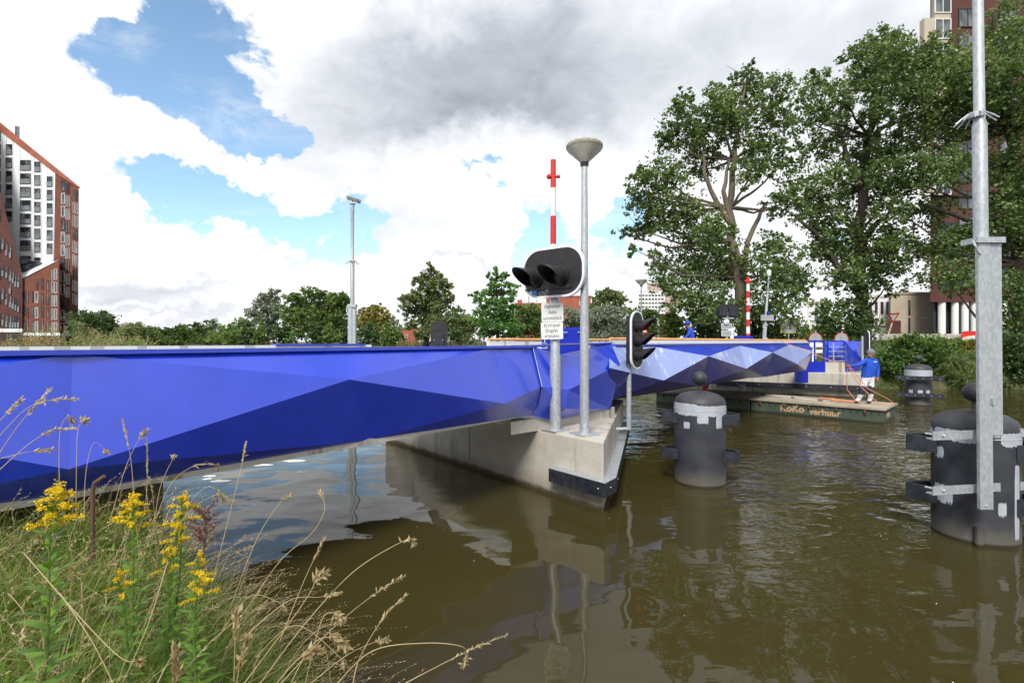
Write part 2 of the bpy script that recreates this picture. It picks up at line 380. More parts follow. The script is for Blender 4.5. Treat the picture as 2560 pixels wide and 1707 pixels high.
# ================================================================ BRIDGE
L1 = Line((.1, 7.9), (.65, .76)); LC = Line((.1, 7.9), (1.83, 1.80)); L2 = Line((1.93, 9.7), (.68, .73)); W = 3.6
T1E = L1.t(1332)
span = thing('bridge_span', 'blue faceted fixed bridge span from the grassy bank to the pier', 'bridge', (-2, 5.5, 1.3))
T = dict(tl=(-700, 905, .04), t0=(182, 884, .04), t1=(1238, 867, .04), te=(1332, 865, .04), mL=(-760, 1010, .28), m=(873, 947, .28), mR=(1355, 965, .26),
         k0=(172, 1171, .28), k1=(1261, 1007, .28), dL=(-600, 1330, 0), d0=(60, 1252, .02), dm=(925, 1099, .02), de=(1331, 1037, .02), ml=(1346, 1011, .12))
V1 = {k: L1.px(*v) for k, v in T.items()}
fb = MB()
for tri in [('tl', 'mL', 't0'), ('mL', 'k0', 't0'), ('t0', 'k0', 'm'), ('t0', 'm', 't1'), ('t1', 'm', 'k1'), ('t1', 'k1', 'mR'), ('t1', 'mR', 'te'),
            ('mL', 'dL', 'k0'), ('k0', 'dL', 'd0'), ('k0', 'd0', 'dm'), ('k0', 'dm', 'm'), ('m', 'dm', 'k1'), ('k1', 'dm', 'de'), ('k1', 'de', 'ml'), ('k1', 'ml', 'mR')]:
    fb.poly([V1[k] for k in tri])
fas = fb.build('fascia', M['blue'], span, smooth=False)
TL = -7.6; Z1 = 2.385
nb = MB(); nb.hexa(L1.at(TL, -.10, Z1-.036), (L1.d*(T1E-TL)).to_3d(), (L1.n*.19).to_3d(), (0, 0, .036)); nb.build('nosing', M['blue'], span, smooth=False)
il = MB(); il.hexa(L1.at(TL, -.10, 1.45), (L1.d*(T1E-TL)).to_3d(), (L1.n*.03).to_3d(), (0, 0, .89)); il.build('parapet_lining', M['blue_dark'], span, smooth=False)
# white undercoat with grey filler patches on the far parapet's inner face
def patchy():
    m = bpy.data.materials.new('white_undercoat_with_filler_patches'); m.use_nodes = True; g = NG(m.node_tree); b = g.n['Principled BSDF']
    o = g.new('ShaderNodeTexCoord').outputs['Object']
    s = g.new('ShaderNodeSeparateXYZ', {0: o}); t = g.math('ADD', g.math('MULTIPLY', s.outputs[0], .65), g.math('MULTIPLY', s.outputs[1], .76))
    v = g.new('ShaderNodeTexVoronoi', {'W': t, 'Scale': 2.1}, voronoi_dimensions='1D'); sp = g.new('ShaderNodeSeparateXYZ', {0: v.outputs['Color']})
    f = g.math('MULTIPLY', g.math('LESS_THAN', sp.outputs[0], .55), g.math('LESS_THAN', v.outputs['Distance'], g.math('ADD', .07, g.math('MULTIPLY', sp.outputs[1], .16))))
    g.set(b.inputs['Base Color'], g.mix(f, (.80, .81, .82), (.47, .50, .54))); b.inputs['Roughness'].default_value = .6
    return m
M['undercoat'] = patchy()
far = MB(); far.hexa(L1.at(TL-2, -W, 1.25), (L1.d*(T1E-TL+1.3)).to_3d(), (L1.n*.05).to_3d(), (0, 0, 1.136)); far.build('far_parapet', M['undercoat'], span, smooth=False)
ff = MB(); tl, tr = TL-2, T1E-.7
for i in range(5):
    a, b_ = tl+(tr-tl)*i/5, tl+(tr-tl)*(i+1)/5; c = (a+b_)/2
    A, B, Cc, D_, E_ = L1.at(a, -W-.02, 2.36), L1.at(b_, -W-.02, 2.36), L1.at(c, -W-.3, 1.8), L1.at(a, -W-.02, 1.25), L1.at(b_, -W-.02, 1.25)
    for t in ((A, B, Cc), (B, E_, Cc), (E_, D_, Cc), (D_, A, Cc)): ff.poly(t)
ff.build('far_fascia', M['blue'], span, smooth=False)
nf = MB(); nf.hexa(L1.at(T1E-2.6, -W-.12, 2.377), (L1.d*1.75).to_3d(), (L1.n*.2).to_3d(), (0, 0, .03)); nf.build('far_coping', M['blue'], span, smooth=False)
dk_ = MB(); dk_.hexa(L1.at(TL-2, -W+.06, 1.36), (L1.d*(T1E-TL+1.5)).to_3d(), (L1.n*(W-.17)).to_3d(), (0, 0, .12))
M['asphalt'] = mat('bridge_deck_wearing_course', (.06, .06, .06), (.045, .045, .047), 12, .9, bump=.3)
dk_.build('deck', M['asphalt'], span, smooth=False)
sl = MB(); p_, q_ = L1.px(140, 1240, -.02), L1.px(930, 1108, -.02)
sl.hexa(L1.at(TL-2, -W+.05, 1.25), (L1.d*(T1E-TL+2)).to_3d(), (L1.n*(W-.02)).to_3d(), (0, 0, .105)); sl.build('concrete_soffit', M['concrete'], span, smooth=False)
# abutment in the bank
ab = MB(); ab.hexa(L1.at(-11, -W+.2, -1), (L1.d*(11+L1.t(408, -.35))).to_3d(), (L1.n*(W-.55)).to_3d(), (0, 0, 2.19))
tag(ab.build('bridge_abutment', M['concrete_dark'], smooth=False), 'dark concrete abutment under the bridge span behind dry grass', 'abutment')
# ---------------- pier in the middle of the canal
A = onz(1509, 1104, 1.0); B = onz(1278.6, 1059, 1.0); C_ = onz(1544.6, 1027, 1.0)
pier = thing('bridge_pier', 'pointed weathered concrete bridge pier standing in the brown water', 'pier', (A.x-1, A.y+2, 0))
dv = (B-A).normalized(); dr = (C_-A).normalized()
E1 = A+dv*6.9; E2 = C_+dr*2.2; G_ = Vector((-1.4, 14.2, 1))
base = [A, E2, G_, E1]
pb = MB(); pb.prism([Vector((p.x, p.y, -1.2)) for p in base], (0, 0, 2.2)); pbo = pb.build('pier_body', M['concrete'], pier, smooth=False)
bv = pbo.modifiers.new('edge', 'BEVEL'); bv.width = .025; bv.segments = 2; bv.limit_method = 'ANGLE'
S0 = L1.px(1270, 1049, -.06); up = MB()
q = [L1.at(L1.t(1283), -.05, 1.0), LC.at(LC.t(1400), .06, 1.0), LC.at(LC.t(1530), .06, 1.0), LC.at(LC.t(1530), -2.6, 1.0), L1.at(-2.6, -2.6, 1.0)]
qb = [B+(E1-B)*.005, q[0], q[1], q[2], q[3], Vector((-1.6, 13.4, 1)), E1+Vector((.05, .1, 0))]
up.prism([Vector((p.x, p.y, .98)) for p in qb], (0, 0, .20)); up.build('bearing_plinth', M['concrete'], pier, smooth=False)
# blue cladding over the pier
CP = dict(a=(1332, 865, .04), b=(1355, 965, .26), c=(1346, 1011, .12), d=(1331, 1038, .03), e=(1378, 1047, .10), q1=(1400, 884, .08), q2=(1421, 973, .30), q3=(1414, 1020, .30), q4=(1400, 1045, .12),
          r1=(1528, 858, .05), r2=(1550, 909, .28), r3=(1527, 1020, .06), r4=(1520, 1026, .0))
VC = {k: LC.px(*v) for k, v in CP.items()}
cb = MB()
for t in [('a', 'b', 'q1'), ('b', 'q2', 'q1'), ('b', 'c', 'q3'), ('b', 'q3', 'q2'), ('c', 'd', 'e'), ('c', 'e', 'q3'), ('q3', 'e', 'q4'), ('q1', 'q2', 'r2'), ('q1', 'r2', 'r1'), ('q2', 'q3', 'r3'), ('q2', 'r3', 'r2'), ('q3', 'q4', 'r3')]:
    cb.poly([VC[k] for k in t])
top_a, top_r = VC['a'], VC['r1']
back = (LC.n*-.5).to_3d()
cb.poly([VC['r1'], VC['r2'], VC['r3'], VC['r3']+back, VC['r1']+back])
cl = cb.build('pier_cladding', M['blue'], pier, smooth=False)
cn = MB(); cn.tube([VC['a']+Vector((0, 0, .012)), VC['r1']+Vector((0, 0, .012))], .022, 6)
cn.hexa(VC['a']+back, (VC['r1']-VC['a']), -back, (0, 0, .02)); cn.build('cladding_coping', M['blue'], pier, smooth=False)
sw = MB(); sw.tube([VC['a']+Vector((.0, -.012, 0)), VC['b']+Vector((0, -.012, 0))], .007, 5); sw.build('weld_seam', M['primer'], pier)
# fender round the point of the pier
fd = MB(); zt, zb = .47, .27; out_ = .17
nv = Vector((-dv.y, dv.x, 0)); nv = nv if nv.y < 0 else -nv; nr = Vector((dr.y, -dr.x, 0))
f0 = A+dv*.95; tip = A+(nv+nr)*out_/(1+nv.dot(nr)); chv = A+nv*out_+dv*.10; chr_ = A+nr*(out_)+dr*.25
chain_in = [f0, A, A+dr*5.2]; chain_out = [f0+nv*out_, A+nv*out_*1.0+dv*-.16, A+nr*out_+dr*.12, A+dr*5.2+nr*out_]
def z_(p, z): return Vector((p.x, p.y, z))
ring_ = [f0+nv*.003, chain_out[0], chain_out[1], chain_out[2], chain_out[3], A+dr*5.2+nr*.003, A+(nv+nr)*.003]
fd.prism([z_(p, zb) for p in ring_], (0, 0, zt-zb)); fd.build('timber_fender', M['black_rubber'], pier, smooth=False)
fc = MB(); fc.prism([z_(p, zt+.002) for p in ring_], (0, 0, .008)); fc.build('fender_cap', M['galv'], pier, smooth=False)
for k, (p, n_) in enumerate([(chain_out[1]*.5+chain_out[2]*.5, (nv+nr).normalized()), (chain_out[2]+dr*.3, nr), (chain_out[1]+dv*.12, nv)]):
    MB().ball(z_(p, .38)+n_*.002, .012, n=8).build('fender_bolt', M['galv'], pier)
jn = MB(); jp = A+dv*3.3; jn.hexa(z_(jp, .15)+nv*.003, dv*.012, nv*-.05, (0, 0, .72)); jn.build('expansion_joint', M['black'], pier, smooth=False)
# ---------------- opening leaf
leaf = thing('bridge_leaf', 'half sanded pale and deep blue faceted opening leaf of the bridge', 'bridge', (7, 15, 1.3))
def Z5(x, y): return (1540+.2806*x, 640+.2806*y)
LV = {}
def lp(k, x, y, off): LV[k] = L2.px(*Z5(x, y), off)
for k, x, y, o in [('n0', -30, 782, .0), ('n1', 1715, 766, .0), ('a1', 330, 800, .03), ('a2', 1100, 793, .03), ('a3', 1545, 783, .03), ('aL', -60, 800, .03), ('bL', -60, 905, .3),
                   ('b1', 825, 886, .3), ('b2', 1395, 853, .3), ('b3', 1752, 842, .22), ('c0', 425, 1102, .3), ('c1', 1160, 998, .3), ('c2', 1612, 955, .26),
                   ('dL', -60, 1285, .02), ('d0', 120, 1236, .02), ('d1', 745, 1152, .04), ('d2', 1325, 1071, .04), ('d3', 1690, 1012, .04), ('cL', -60, 990, .3), ('d15', 1030, 1092, .02)]: lp(k, x, y, o)
lb = MB()
for t, mi in [(('n0', 'aL', 'a1'), 0), (('n0', 'a1', 'n1'), 0), (('a1', 'b1', 'a2'), 0), (('a2', 'b2', 'a3'), 0), (('a1', 'a2', 'n1'), 0), (('a2', 'a3', 'n1'), 0), (('a3', 'b3', 'n1'), 0),
              (('aL', 'cL', 'a1'), 1), (('cL', 'c0', 'a1'), 1), (('a1', 'c0', 'b1'), 1), (('a2', 'b1', 'c1'), 1), (('a2', 'c1', 'b2'), 1), (('a3', 'b2', 'c2'), 1), (('a3', 'c2', 'b3'), 1),
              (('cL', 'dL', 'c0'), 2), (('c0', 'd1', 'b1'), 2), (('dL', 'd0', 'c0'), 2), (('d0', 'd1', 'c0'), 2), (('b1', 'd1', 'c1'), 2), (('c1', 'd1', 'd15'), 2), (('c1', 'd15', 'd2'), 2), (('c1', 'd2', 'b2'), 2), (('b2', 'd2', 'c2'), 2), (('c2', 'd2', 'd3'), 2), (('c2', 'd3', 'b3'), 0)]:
    lb.poly([LV[k] for k in t], mi)
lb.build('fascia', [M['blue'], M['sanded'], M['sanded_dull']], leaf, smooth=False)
T2a, T2e = .12, L2.t(Z5(1715, 766)[0])
nb = MB(); nb.hexa(L2.at(T2a, -.1, 2.362), (L2.d*(T2e-T2a)).to_3d(), (L2.n*.16).to_3d(), (0, 0, .034)); nb.build('nosing', M['blue'], leaf, smooth=False)
sf = MB(); sf.prism([L2.at(T2a, .03, 2.398), L2.at(T2a, -.1, 2.398), L2.at(T2a, -.12, 2.475), L2.at(T2a, -.07, 2.475)], (L2.d*(T2e-T2a)).to_3d()); sf.build('parapet_flange', M['primer'], leaf, smooth=False)
hr = MB(); hr.tube([L2.at(T2a, -.10, 2.50), L2.at(T2e, -.10, 2.50)], .033, 10); hr.build('handrail', M['orange'], leaf)
hr = MB(); hr.tube([L2.at(T2a+.02, -W+.05, 2.50), L2.at(T2e, -W+.05, 2.50)], .033, 10); hr.build('handrail', M['orange'], leaf)
fp = MB(); fp.hexa(L2.at(T2a, -W, 1.2), (L2.d*(T2e-T2a)).to_3d(), (L2.n*.06).to_3d(), (0, 0, 1.26)); fp.build('far_parapet', M['undercoat'], leaf, smooth=False)
dl = MB(); dl.hexa(L2.at(T2a, -W+.06, 1.30), (L2.d*(T2e-T2a)).to_3d(), (L2.n*(W-.1)).to_3d(), (0, 0, .2)); dl.build('deck', M['asphalt'], leaf, smooth=False)
# ---------------- far pier
fpz = 1.0
Q = [Vector((9.6, 24.7, 0)), Vector((15.3, 21.5, 0)), Vector((17.7, 24.6, 0)), Vector((13.2, 29.5, 0))]
fpier = thing('bridge_pier', 'pale concrete bridge pier with long black fender behind the work barge', 'pier', (14, 25, 0))
pb = MB(); pb.prism([z_(p, -1.2) for p in Q], (0, 0, 2.25)); o = pb.build('pier_body', M['concrete_new'], fpier, smooth=False)
b_ = o.modifiers.new('edge', 'BEVEL'); b_.width = .03; b_.segments = 2
fd = MB(); n01 = Vector((-(Q[1]-Q[0]).y, (Q[1]-Q[0]).x, 0)).normalized(); n01 = -n01 if n01.y > 0 else n01
n12 = Vector(((Q[2]-Q[1]).y, -(Q[2]-Q[1]).x, 0)).normalized()
d01 = (Q[1]-Q[0]).normalized(); d12 = (Q[2]-Q[1]).normalized()
fd.prism([z_(p, .31) for p in (Q[0]-d01*.6+n01*.004, Q[0]-d01*.6+n01*.2, Q[1]+n01*.2+d01*.05, Q[1]+n12*.2+d12*.15, Q[2]+n12*.2, Q[2]+n12*.004, Q[1]+(n01+n12)*.004)], (0, 0, .23))
fd.build('timber_fender', M['black_rubber'], fpier, smooth=False)
for k in range(7): MB().ball(z_(Q[0]+d01*(.5+k*.95)+n01*.2, .43), .022, n=8).build('fender_bolt', M['galv'], fpier)
YF = 22.6
def Zf(x, y, Y=YF): return P(1960+x*.2168, 740+y*.2168, Y)
blk = MB(); a_ = Zf(480, 890); b2 = Zf(700, 890); blk.hexa(z_(a_, 1.03), z_(b2, 0)-z_(a_, 0), (-.6, .9, 0), (0, 0, Zf(0, 757).z-1.03)); blk.build('concrete_block', M['concrete_new'], fpier, smooth=False)
pn = MB(); a_ = Zf(282, 890); b2 = Zf(474, 890); pn.hexa(z_(a_, 1.04), z_(b2, 0)-z_(a_, 0), (0, .06, 0), (0, 0, Zf(0, 748).z-1.04)); pn.build('blue_panel', M['blue_dark'], fpier, smooth=False)
br_ = MB(); a_ = Zf(155, 1000, 22.0); b2 = Zf(278, 1000, 22.0); br_.hexa(z_(a_, .62), z_(b2, 0)-z_(a_, 0), (0, .25, 0), (0, 0, Zf(0, 770, 22).z-.62)); br_.build('hinge_plate', M['blue_dark'], fpier, smooth=False)
cw = MB()
cp = {k: Zf(x, y, YF+o) for k, x, y, o in [('a', 700, 515, .6), ('b', 905, 515, .4), ('c', 800, 625, -.05), ('d', 905, 720, .0), ('e', 905, 850, .4), ('f', 703, 872, .5), ('g', 745, 755, .2)]}
for t in (('a', 'c', 'b'), ('a', 'g', 'c'), ('c', 'd', 'b'), ('c', 'g', 'd'), ('g', 'f', 'd'), ('f', 'e', 'd'), ('a', 'f', 'g')): cw.poly([cp[k] for k in t])
cw.build('blue_cladding', M['blue'], fpier, smooth=False)
cw = MB()
cp = {k: Zf(x, y, YF+1.6+o) for k, x, y, o in [('a', 470, 520, 0), ('b', 700, 512, 0), ('c', 585, 640, -.4), ('d', 470, 755, 0), ('e', 700, 755, 0)]}
for t in (('a', 'c', 'b'), ('a', 'd', 'c'), ('c', 'e', 'b'), ('d', 'e', 'c')): cw.poly([cp[k] for k in t])
cw.build('blue_cladding', M['blue'], fpier, smooth=False)
def rail(name, pts, r, m, par):
    b = MB()
    for p, q in pts: b.tube([p, q], r, 6)
    return b.build(name, m, par)
gate = thing('railing_gate', 'blue framed open gate between the leaf end and concrete block', 'gate', Zf(380, 755), 'gates on the far pier')
fr = MB()
for x0, y0, x1, y1 in ((283, 502, 468, 522), (350, 520, 362, 752), (455, 520, 467, 752)):
    p, q = Zf(x0, y1, YF-.02), Zf(x1, y0, YF-.02); fr.hexa(p, (q.x-p.x, 0, 0), (0, .06, 0), (0, 0, q.z-p.z))
fr.build('frame', M['blue_dark'], gate, smooth=False)
wb = thing('barrier_board', 'white two-board barrier standing behind the blue open gate', 'barrier', Zf(400, 755, YF+2.2))
for y0, y1 in ((535, 580), (612, 648)):
    b = MB(); p, q = Zf(285, y1, YF+2.2), Zf(462, y0, YF+2.2); b.hexa(p, (q.x-p.x, 0, 0), (0, .03, 0), (0, 0, q.z-p.z)); b.build('board', M['white'], wb, smooth=False)
b = MB(); b.tube([Zf(345, 545, YF+2.18), Zf(330, 755, YF+2.18)], .05, 8); b.tube([Zf(452, 545, YF+2.18), Zf(455, 755, YF+2.18)], .04, 8); b.build('post', M['white'], wb)
gate2 = thing('railing_gate', 'grey barred gate with four thin rails above the concrete block', 'gate', Zf(600, 755), 'gates on the far pier')
fr = MB()
for x0, y0, x1, y1 in ((505, 505, 700, 520), (505, 520, 513, 755), (692, 520, 700, 755)):
    p, q = Zf(x0, y1, YF-.03), Zf(x1, y0, YF-.03); fr.hexa(p, (q.x-p.x, 0, 0), (0, .05, 0), (0, 0, q.z-p.z))
fr.build('frame', M['blue_dark'], gate2, smooth=False)
rail('rail', [(Zf(513, y, YF-.02), Zf(694, y, YF-.02)) for y in (580, 632, 688, 742)], .018, M['galv'], gate2)
rail('latch_post', [(Zf(566, 535, YF-.04), Zf(572, 740, YF-.04))], .03, M['galv'], gate2)
# ================================================================ SIGNALS, LAMPS, BARRIERS
M['lens'] = mat('dusty_lens_glass', (.09, .09, .085), (.22, .21, .19), 14, .25)
M['lamp_red'] = mat('lit_red_lens', (.7, .02, .01), (.6, .02, .01), 5, .3)
b_ = M['lamp_red'].node_tree.nodes['Principled BSDF']; b_.inputs['Emission Color'].default_value = (1, .03, .01, 1); b_.inputs['Emission Strength'].default_value = .9
M['text'] = mat('black_lettering', (.01, .01, .012), (.015, .015, .015), 5, .5)
M['sign_white'] = mat('white_sign_sheet', (.77, .77, .76), (.66, .66, .64), 5, .45)
M['blue_sticker'] = mat('blue_sticker', (.01, .25, .55), (.02, .3, .6), 5, .4)
M['lamp_shade'] = mat('weathered_lamp_shade', (.56, .54, .49), (.42, .40, .35), 6, .5)
M['lichen'] = mat('lichen_grown_rim', (.26, .25, .17), (.40, .39, .34), 22, .9)
def outline(w, h, r, n=10):                    # rounded rectangle in local x, y
    pts = []
    for cx, cy, a0 in ((w/2-r, h/2-r, 0), (-w/2+r, h/2-r, 90), (-w/2+r, -h/2+r, 180), (w/2-r, -h/2+r, 270)):
        pts += [Vector((cx+r*math.cos(R(a0+90*i/n)), cy+r*math.sin(R(a0+90*i/n)), 0)) for i in range(n+1)]
    return pts
def board(name, Mx, w, h, r, th, m, par, z0=0.0):
    b = MB(); b.prism([Mx @ (p+Vector((0, 0, z0))) for p in outline(w, h, r)], Mx.to_3x3() @ Vector((0, 0, th))); return b.build(name, m, par)
def rim(name, Mx, w, h, r, wd, z0, th, m, par):
    o, i = outline(w, h, r), outline(w-2*wd, h-2*wd, r-wd*.8); n = len(o); b = MB()
    vs = [Mx @ (p+Vector((0, 0, z0+th))) for p in o]+[Mx @ (p+Vector((0, 0, z0+th))) for p in i]+[Mx @ (p+Vector((0, 0, z0))) for p in o]+[Mx @ (p+Vector((0, 0, z0))) for p in i]
    fs = []
    for k in range(n):
        l = (k+1) % n; fs += [(k, l, n+l, n+k), (2*n+k, 2*n+l, l, k), (n+k, n+l, 3*n+l, 3*n+k)]
    return b.add(vs, fs).build(name, m, par)
def visor(Mx, c, r, ln, m, par, drop=-8):      # hood: a tube cut away below, longer on top
    n = 22; vs = []; fs = []; b = MB(); K = 9
    for sgn, rr in ((1, r), (1, r*.95)):
        for k in range(K):
            s = k/(K-1)
            for i in range(n):
                a = R(-58+296*i/(n-1)); top = max(0, math.sin(a)*.5+.5)
                L = ln*(.26+.74*top**1.1)*s
                vs.append(Mx @ Vector((c[0]+rr*math.cos(a), c[1]+rr*math.sin(a)+L*math.tan(R(drop)), L)))
    o2 = K*n
    for k in range(K-1):
        for i in range(n-1):
            q = (k*n+i, k*n+i+1, (k+1)*n+i+1, (k+1)*n+i); fs += [q, tuple(o2+j for j in q[::-1])]
    for i in range(n-1): fs.append(((K-1)*n+i, (K-1)*n+i+1, o2+(K-1)*n+i+1, o2+(K-1)*n+i))
    for k in range(K-1): fs += [(k*n, (k+1)*n, o2+(k+1)*n, o2+k*n), (k*n+n-1, o2+k*n+n-1, o2+(k+1)*n+n-1, (k+1)*n+n-1)]
    return b.add(vs, fs).build('visor', m, par)
def lens(Mx, c, r, m, par):
    b = MB(); b.lathe([(r, 0), (r*.98, .015), (r*.75, .04), (r*.4, .055), (.001, .06)], Mx @ Vector((c[0], c[1], 0)), 20, 0, Mx.to_3x3()); return b.build('lens', m, par)
# ---------------- twin light warning signal with text plates
sp0 = onz(1388, 1074, 1.0)
ws = thing('warning_signal', 'twin-lamp black warning signal with white border above two Dutch text plates', 'signal', sp0)
b = MB(); b.lathe([(.088, 0), (.088, 1.2), (.078, 1.25), (.072, 2.75)], sp0, 24); b.build('pole', M['galv'], ws)
b = MB(); b.box(sp0+Vector((0, 0, .012)), (.34, .34, .02), R(40)); b.build('base_plate', M['galv'], ws, smooth=False)
nsh = Vector((-.63, -.776, 0)); cs = P(1384, 680, sp0.y-.12)
Ms = face_matrix(cs, nsh)
board('backboard', Ms, 1.18, .80, .33, .05, M['black'], ws)
rim('white_border', Ms, 1.19, .81, .335, .035, .0, .053, M['white'], ws)
hs = MB(); hs.box(Ms @ Vector((0, .0, -.08)), (.8, .4, .14), 0, 0, Ms.to_3x3()); hs.build('lamp_housing', M['black'], ws, smooth=False)
for cx in (-.32, .17):
    ring = MB(); ring.lathe([(.158, .048), (.158, .10), (.135, .105), (.135, .048)], Ms @ Vector((cx, -.07, 0)), 24, 0, Ms.to_3x3(), caps=False); ring.build('lamp_ring', M['black'], ws)
    lens(Ms @ Matrix.Translation((0, 0, .055)), (cx, -.07), .132, M['lens'], ws); visor(Ms @ Matrix.Translation((0, 0, .06)), (cx, -.07), .148, .55, M['black'], ws, -3)
    b = MB(); b.box(Ms @ Vector((cx, -.26, .065)), (.4, .018, .03), 0, 0, Ms.to_3x3()); b.build('lamp_ledge', M['black'], ws, smooth=False)
b = MB(); b.box(Ms @ Vector((-.345, -.315, .052)), (.09, .085, .004), 0, 0, Ms.to_3x3()); b.build('sticker', M['blue_sticker'], ws, smooth=False)
b = MB(); b.box(Ms @ Vector((-.42, -.31, .052)), (.04, .08, .004), 0, 0, Ms.to_3x3()); b.build('sticker', M['white'], ws, smooth=False)
b = MB()
M['chalk'] = mat('white_pen_scribble', (.32, .32, .32), (.2, .2, .2), 40, .8)
for cx in (-.21, -.11):
    for k in range(3):
        pts = [Ms @ Vector((cx+(.045-.01*k)*math.cos(t*.7+k)*(1+.1*math.sin(5*t+k)), -.32+(.045-.012*k)*math.sin(t*.7+k), .0535)) for t in range(10)]
        b.tube(pts, .0022, 4)
b.build('scribble', M['chalk'], ws)
nsg = Vector((-.10, -.995, 0))
for (x0, y0, x1, y1, lines) in ((355, 700, 585, 902, ('slagbomen', 'dalen', 'automatisch')), (350, 902, 582, 1088, ('bij belsignaal', 'brugdek', 'vrijmaken'))):
    yq = sp0.y-.10; u0, u1 = 1270+x0*.236, 1270+x1*.236; v0, v1 = 590+y0*.236, 590+y1*.236
    p, q = P(u0, v1, yq), P(u1, v0, yq); wd, ht = q.x-p.x, q.z-p.z; Mp = face_matrix((p+q)/2, nsg)
    Mp = Mp @ Matrix.Rotation(R(1.3), 4, 'Z')
    sg = board('sign_plate', Mp, wd, ht-.006, .022, .012, M['sign_white'], ws)
    for k, s_ in enumerate(lines):
        text('lettering', s_, .086, M['text'], Mp @ Matrix.Translation((0, ht*(.31-.31*k), .0125)) @ Matrix.Scale(.52 if len(s_) > 12 else .63, 4, (1, 0, 0)), sg, .0006, .0008, spacing=1.12)
# ---------------- lamp post on the pier and its small twins
def lamp_post(loc, zt, label, r=.06, shade=.36, detail=True):
    t = thing('street_lamp', label, 'street lamp', loc, 'pole lamps with conical shades')
    h = zt-loc.z
    b = MB(); b.lathe([(r, 0), (r*.92, h*.35), (r*.62, h-.05)], loc, 18); b.build('pole', M['galv'], t)
    if detail: b = MB(); b.box(loc+Vector((0, 0, .012)), (.34, .34, .02), R(25)); b.build('base_plate', M['galv'], t, smooth=False)
    c = loc+Vector((0, 0, h)); s = shade/.36
    b = MB(); b.lathe([(.05*s, -.06*s), (.075*s, .0), (.36*s, .27*s), (.375*s, .32*s)], c, 28); b.build('lamp_shade', M['lamp_shade'], t)
    b = MB(); b.lathe([(.378*s, .30*s), (.385*s, .345*s), (.36*s, .385*s), (.02, .40*s)], c, 28); b.build('shade_cap', M['lichen'], t)
    b = MB(); b.lathe([(.085*s, -.07*s), (.09*s, .0), (.06*s, .03*s)], c, 18); b.build('collar', M['black'], t)
    return t
lp0 = onz(1461, 1084, 1.0)
lamp_post(lp0, P(0, 406, lp0.y).z, 'tall lamp post with conical shade bolted to the pier edge', .075, .27)
for u, v, vb, Y, lab in ((1603, 712, 900, 32, 'slim lamp post with conical shade beyond the leaf, before the far white flats'), (1642, 784, 880, 45, 'low lamp post with small shade near the red brick wall')):
    q = P(u, vb, Y); lamp_post(Vector((q.x, q.y, 1.5)), P(u, v, Y).z, lab, .07, .34 if Y == 32 else .25, False)
# ---------------- barriers
def barrier(p, zt, r, nst, label, zb):
    t = thing('road_barrier', label, 'barrier', (p.x, p.y, zb), 'raised bridge barriers')
    h = zt-zb; b = MB(); bands = []
    for k in range(nst):
        z0, z1 = zt-h*k/nst, zt-h*(k+1)/nst; b.lathe([(r*(1+.25*(k+1)/nst), z1), (r*(1+.25*k/nst), z0)], (p.x, p.y, 0), 14, k % 2)
    b.build('boom', [M['red'], M['white']], t)
    for k, m in ((.6, 'red'), (3.45, 'red')):
        zz = zt-h*k/nst; b = MB(); b.ball((p.x-.10, p.y-.02, zz), r*1.0, 0, 12); b.tube([(p.x-.10, p.y-.02, zz), (p.x+.1, p.y-.02, zz)], r*.6, 8)
        b.ball((p.x+.12, p.y-.02, zz), r*.75, 1 if k > 2 else 0, 10); b.build('boom_lamp', [M['red'], M['grey_steel']], t)
    return t
bp1 = P(1383, 700, 11.7)
t = barrier(bp1, P(0, 399, 11.7).z, .062, 6, 'red and white barrier boom raised behind the twin-lamp signal', 2.75)
cb_ = MB(); p, q = P(1354, 905, 11.5), P(1453, 818, 11.5); cb_.hexa(Vector((p.x, 11.5, 1.4)), (q.x-p.x, -.1, 0), (.06, .6, 0), (0, 0, q.z-1.4)); bo = cb_.build('drive_cabinet', M['blue_dark'], t, smooth=False)
md = bo.modifiers.new('edge', 'BEVEL'); md.width = .012
cb_ = MB(); cb_.tube([Vector((bp1.x, bp1.y, 1.5)), Vector((bp1.x, bp1.y, 2.75))], .07, 12); cb_.build('boom_root', M['blue_dark'], t)
for u in (1413, 1449):
    b = MB(); a_ = P(u, 829, 11.36); b.box(a_, (.10, .02, .02)); b.build('lid_hinge', M['galv'], t, smooth=False)
Mt = face_matrix(P(1362, 855, 11.42), (-.06, -1, 0))
b = MB()
for pts in ([(-.06, .12), (.05, .10)], [(0, .11), (0, .0)], [(-.06, .0), (.05, -.01), (-.05, -.09), (.06, -.10)], [(-.06, -.12), (.06, -.13)]):
    b.tube([Mt @ Vector((x, y, .012)) for x, y in pts], .009, 4)
b.build('graffiti_scrawl', M['white'], t)
bp2 = P(1870, 700, 24)
t = barrier(bp2, P(0, 691, 24).z, .07, 9, 'red and white barrier boom raised in front of the poplar trunk', P(0, 850, 24).z)
cb_ = MB(); p = P(1843, 905, 24); q = P(1880, 838, 24); cb_.hexa(Vector((p.x, 23.9, 1.5)), (q.x-p.x, 0, 0), (0, .5, 0), (0, 0, q.z-1.5)); cb_.tube([(bp2.x, 24, 1.5), (bp2.x, 24, 2.5)], .08, 10); cb_.build('drive_cabinet', M['blue_dark'], t, smooth=False)
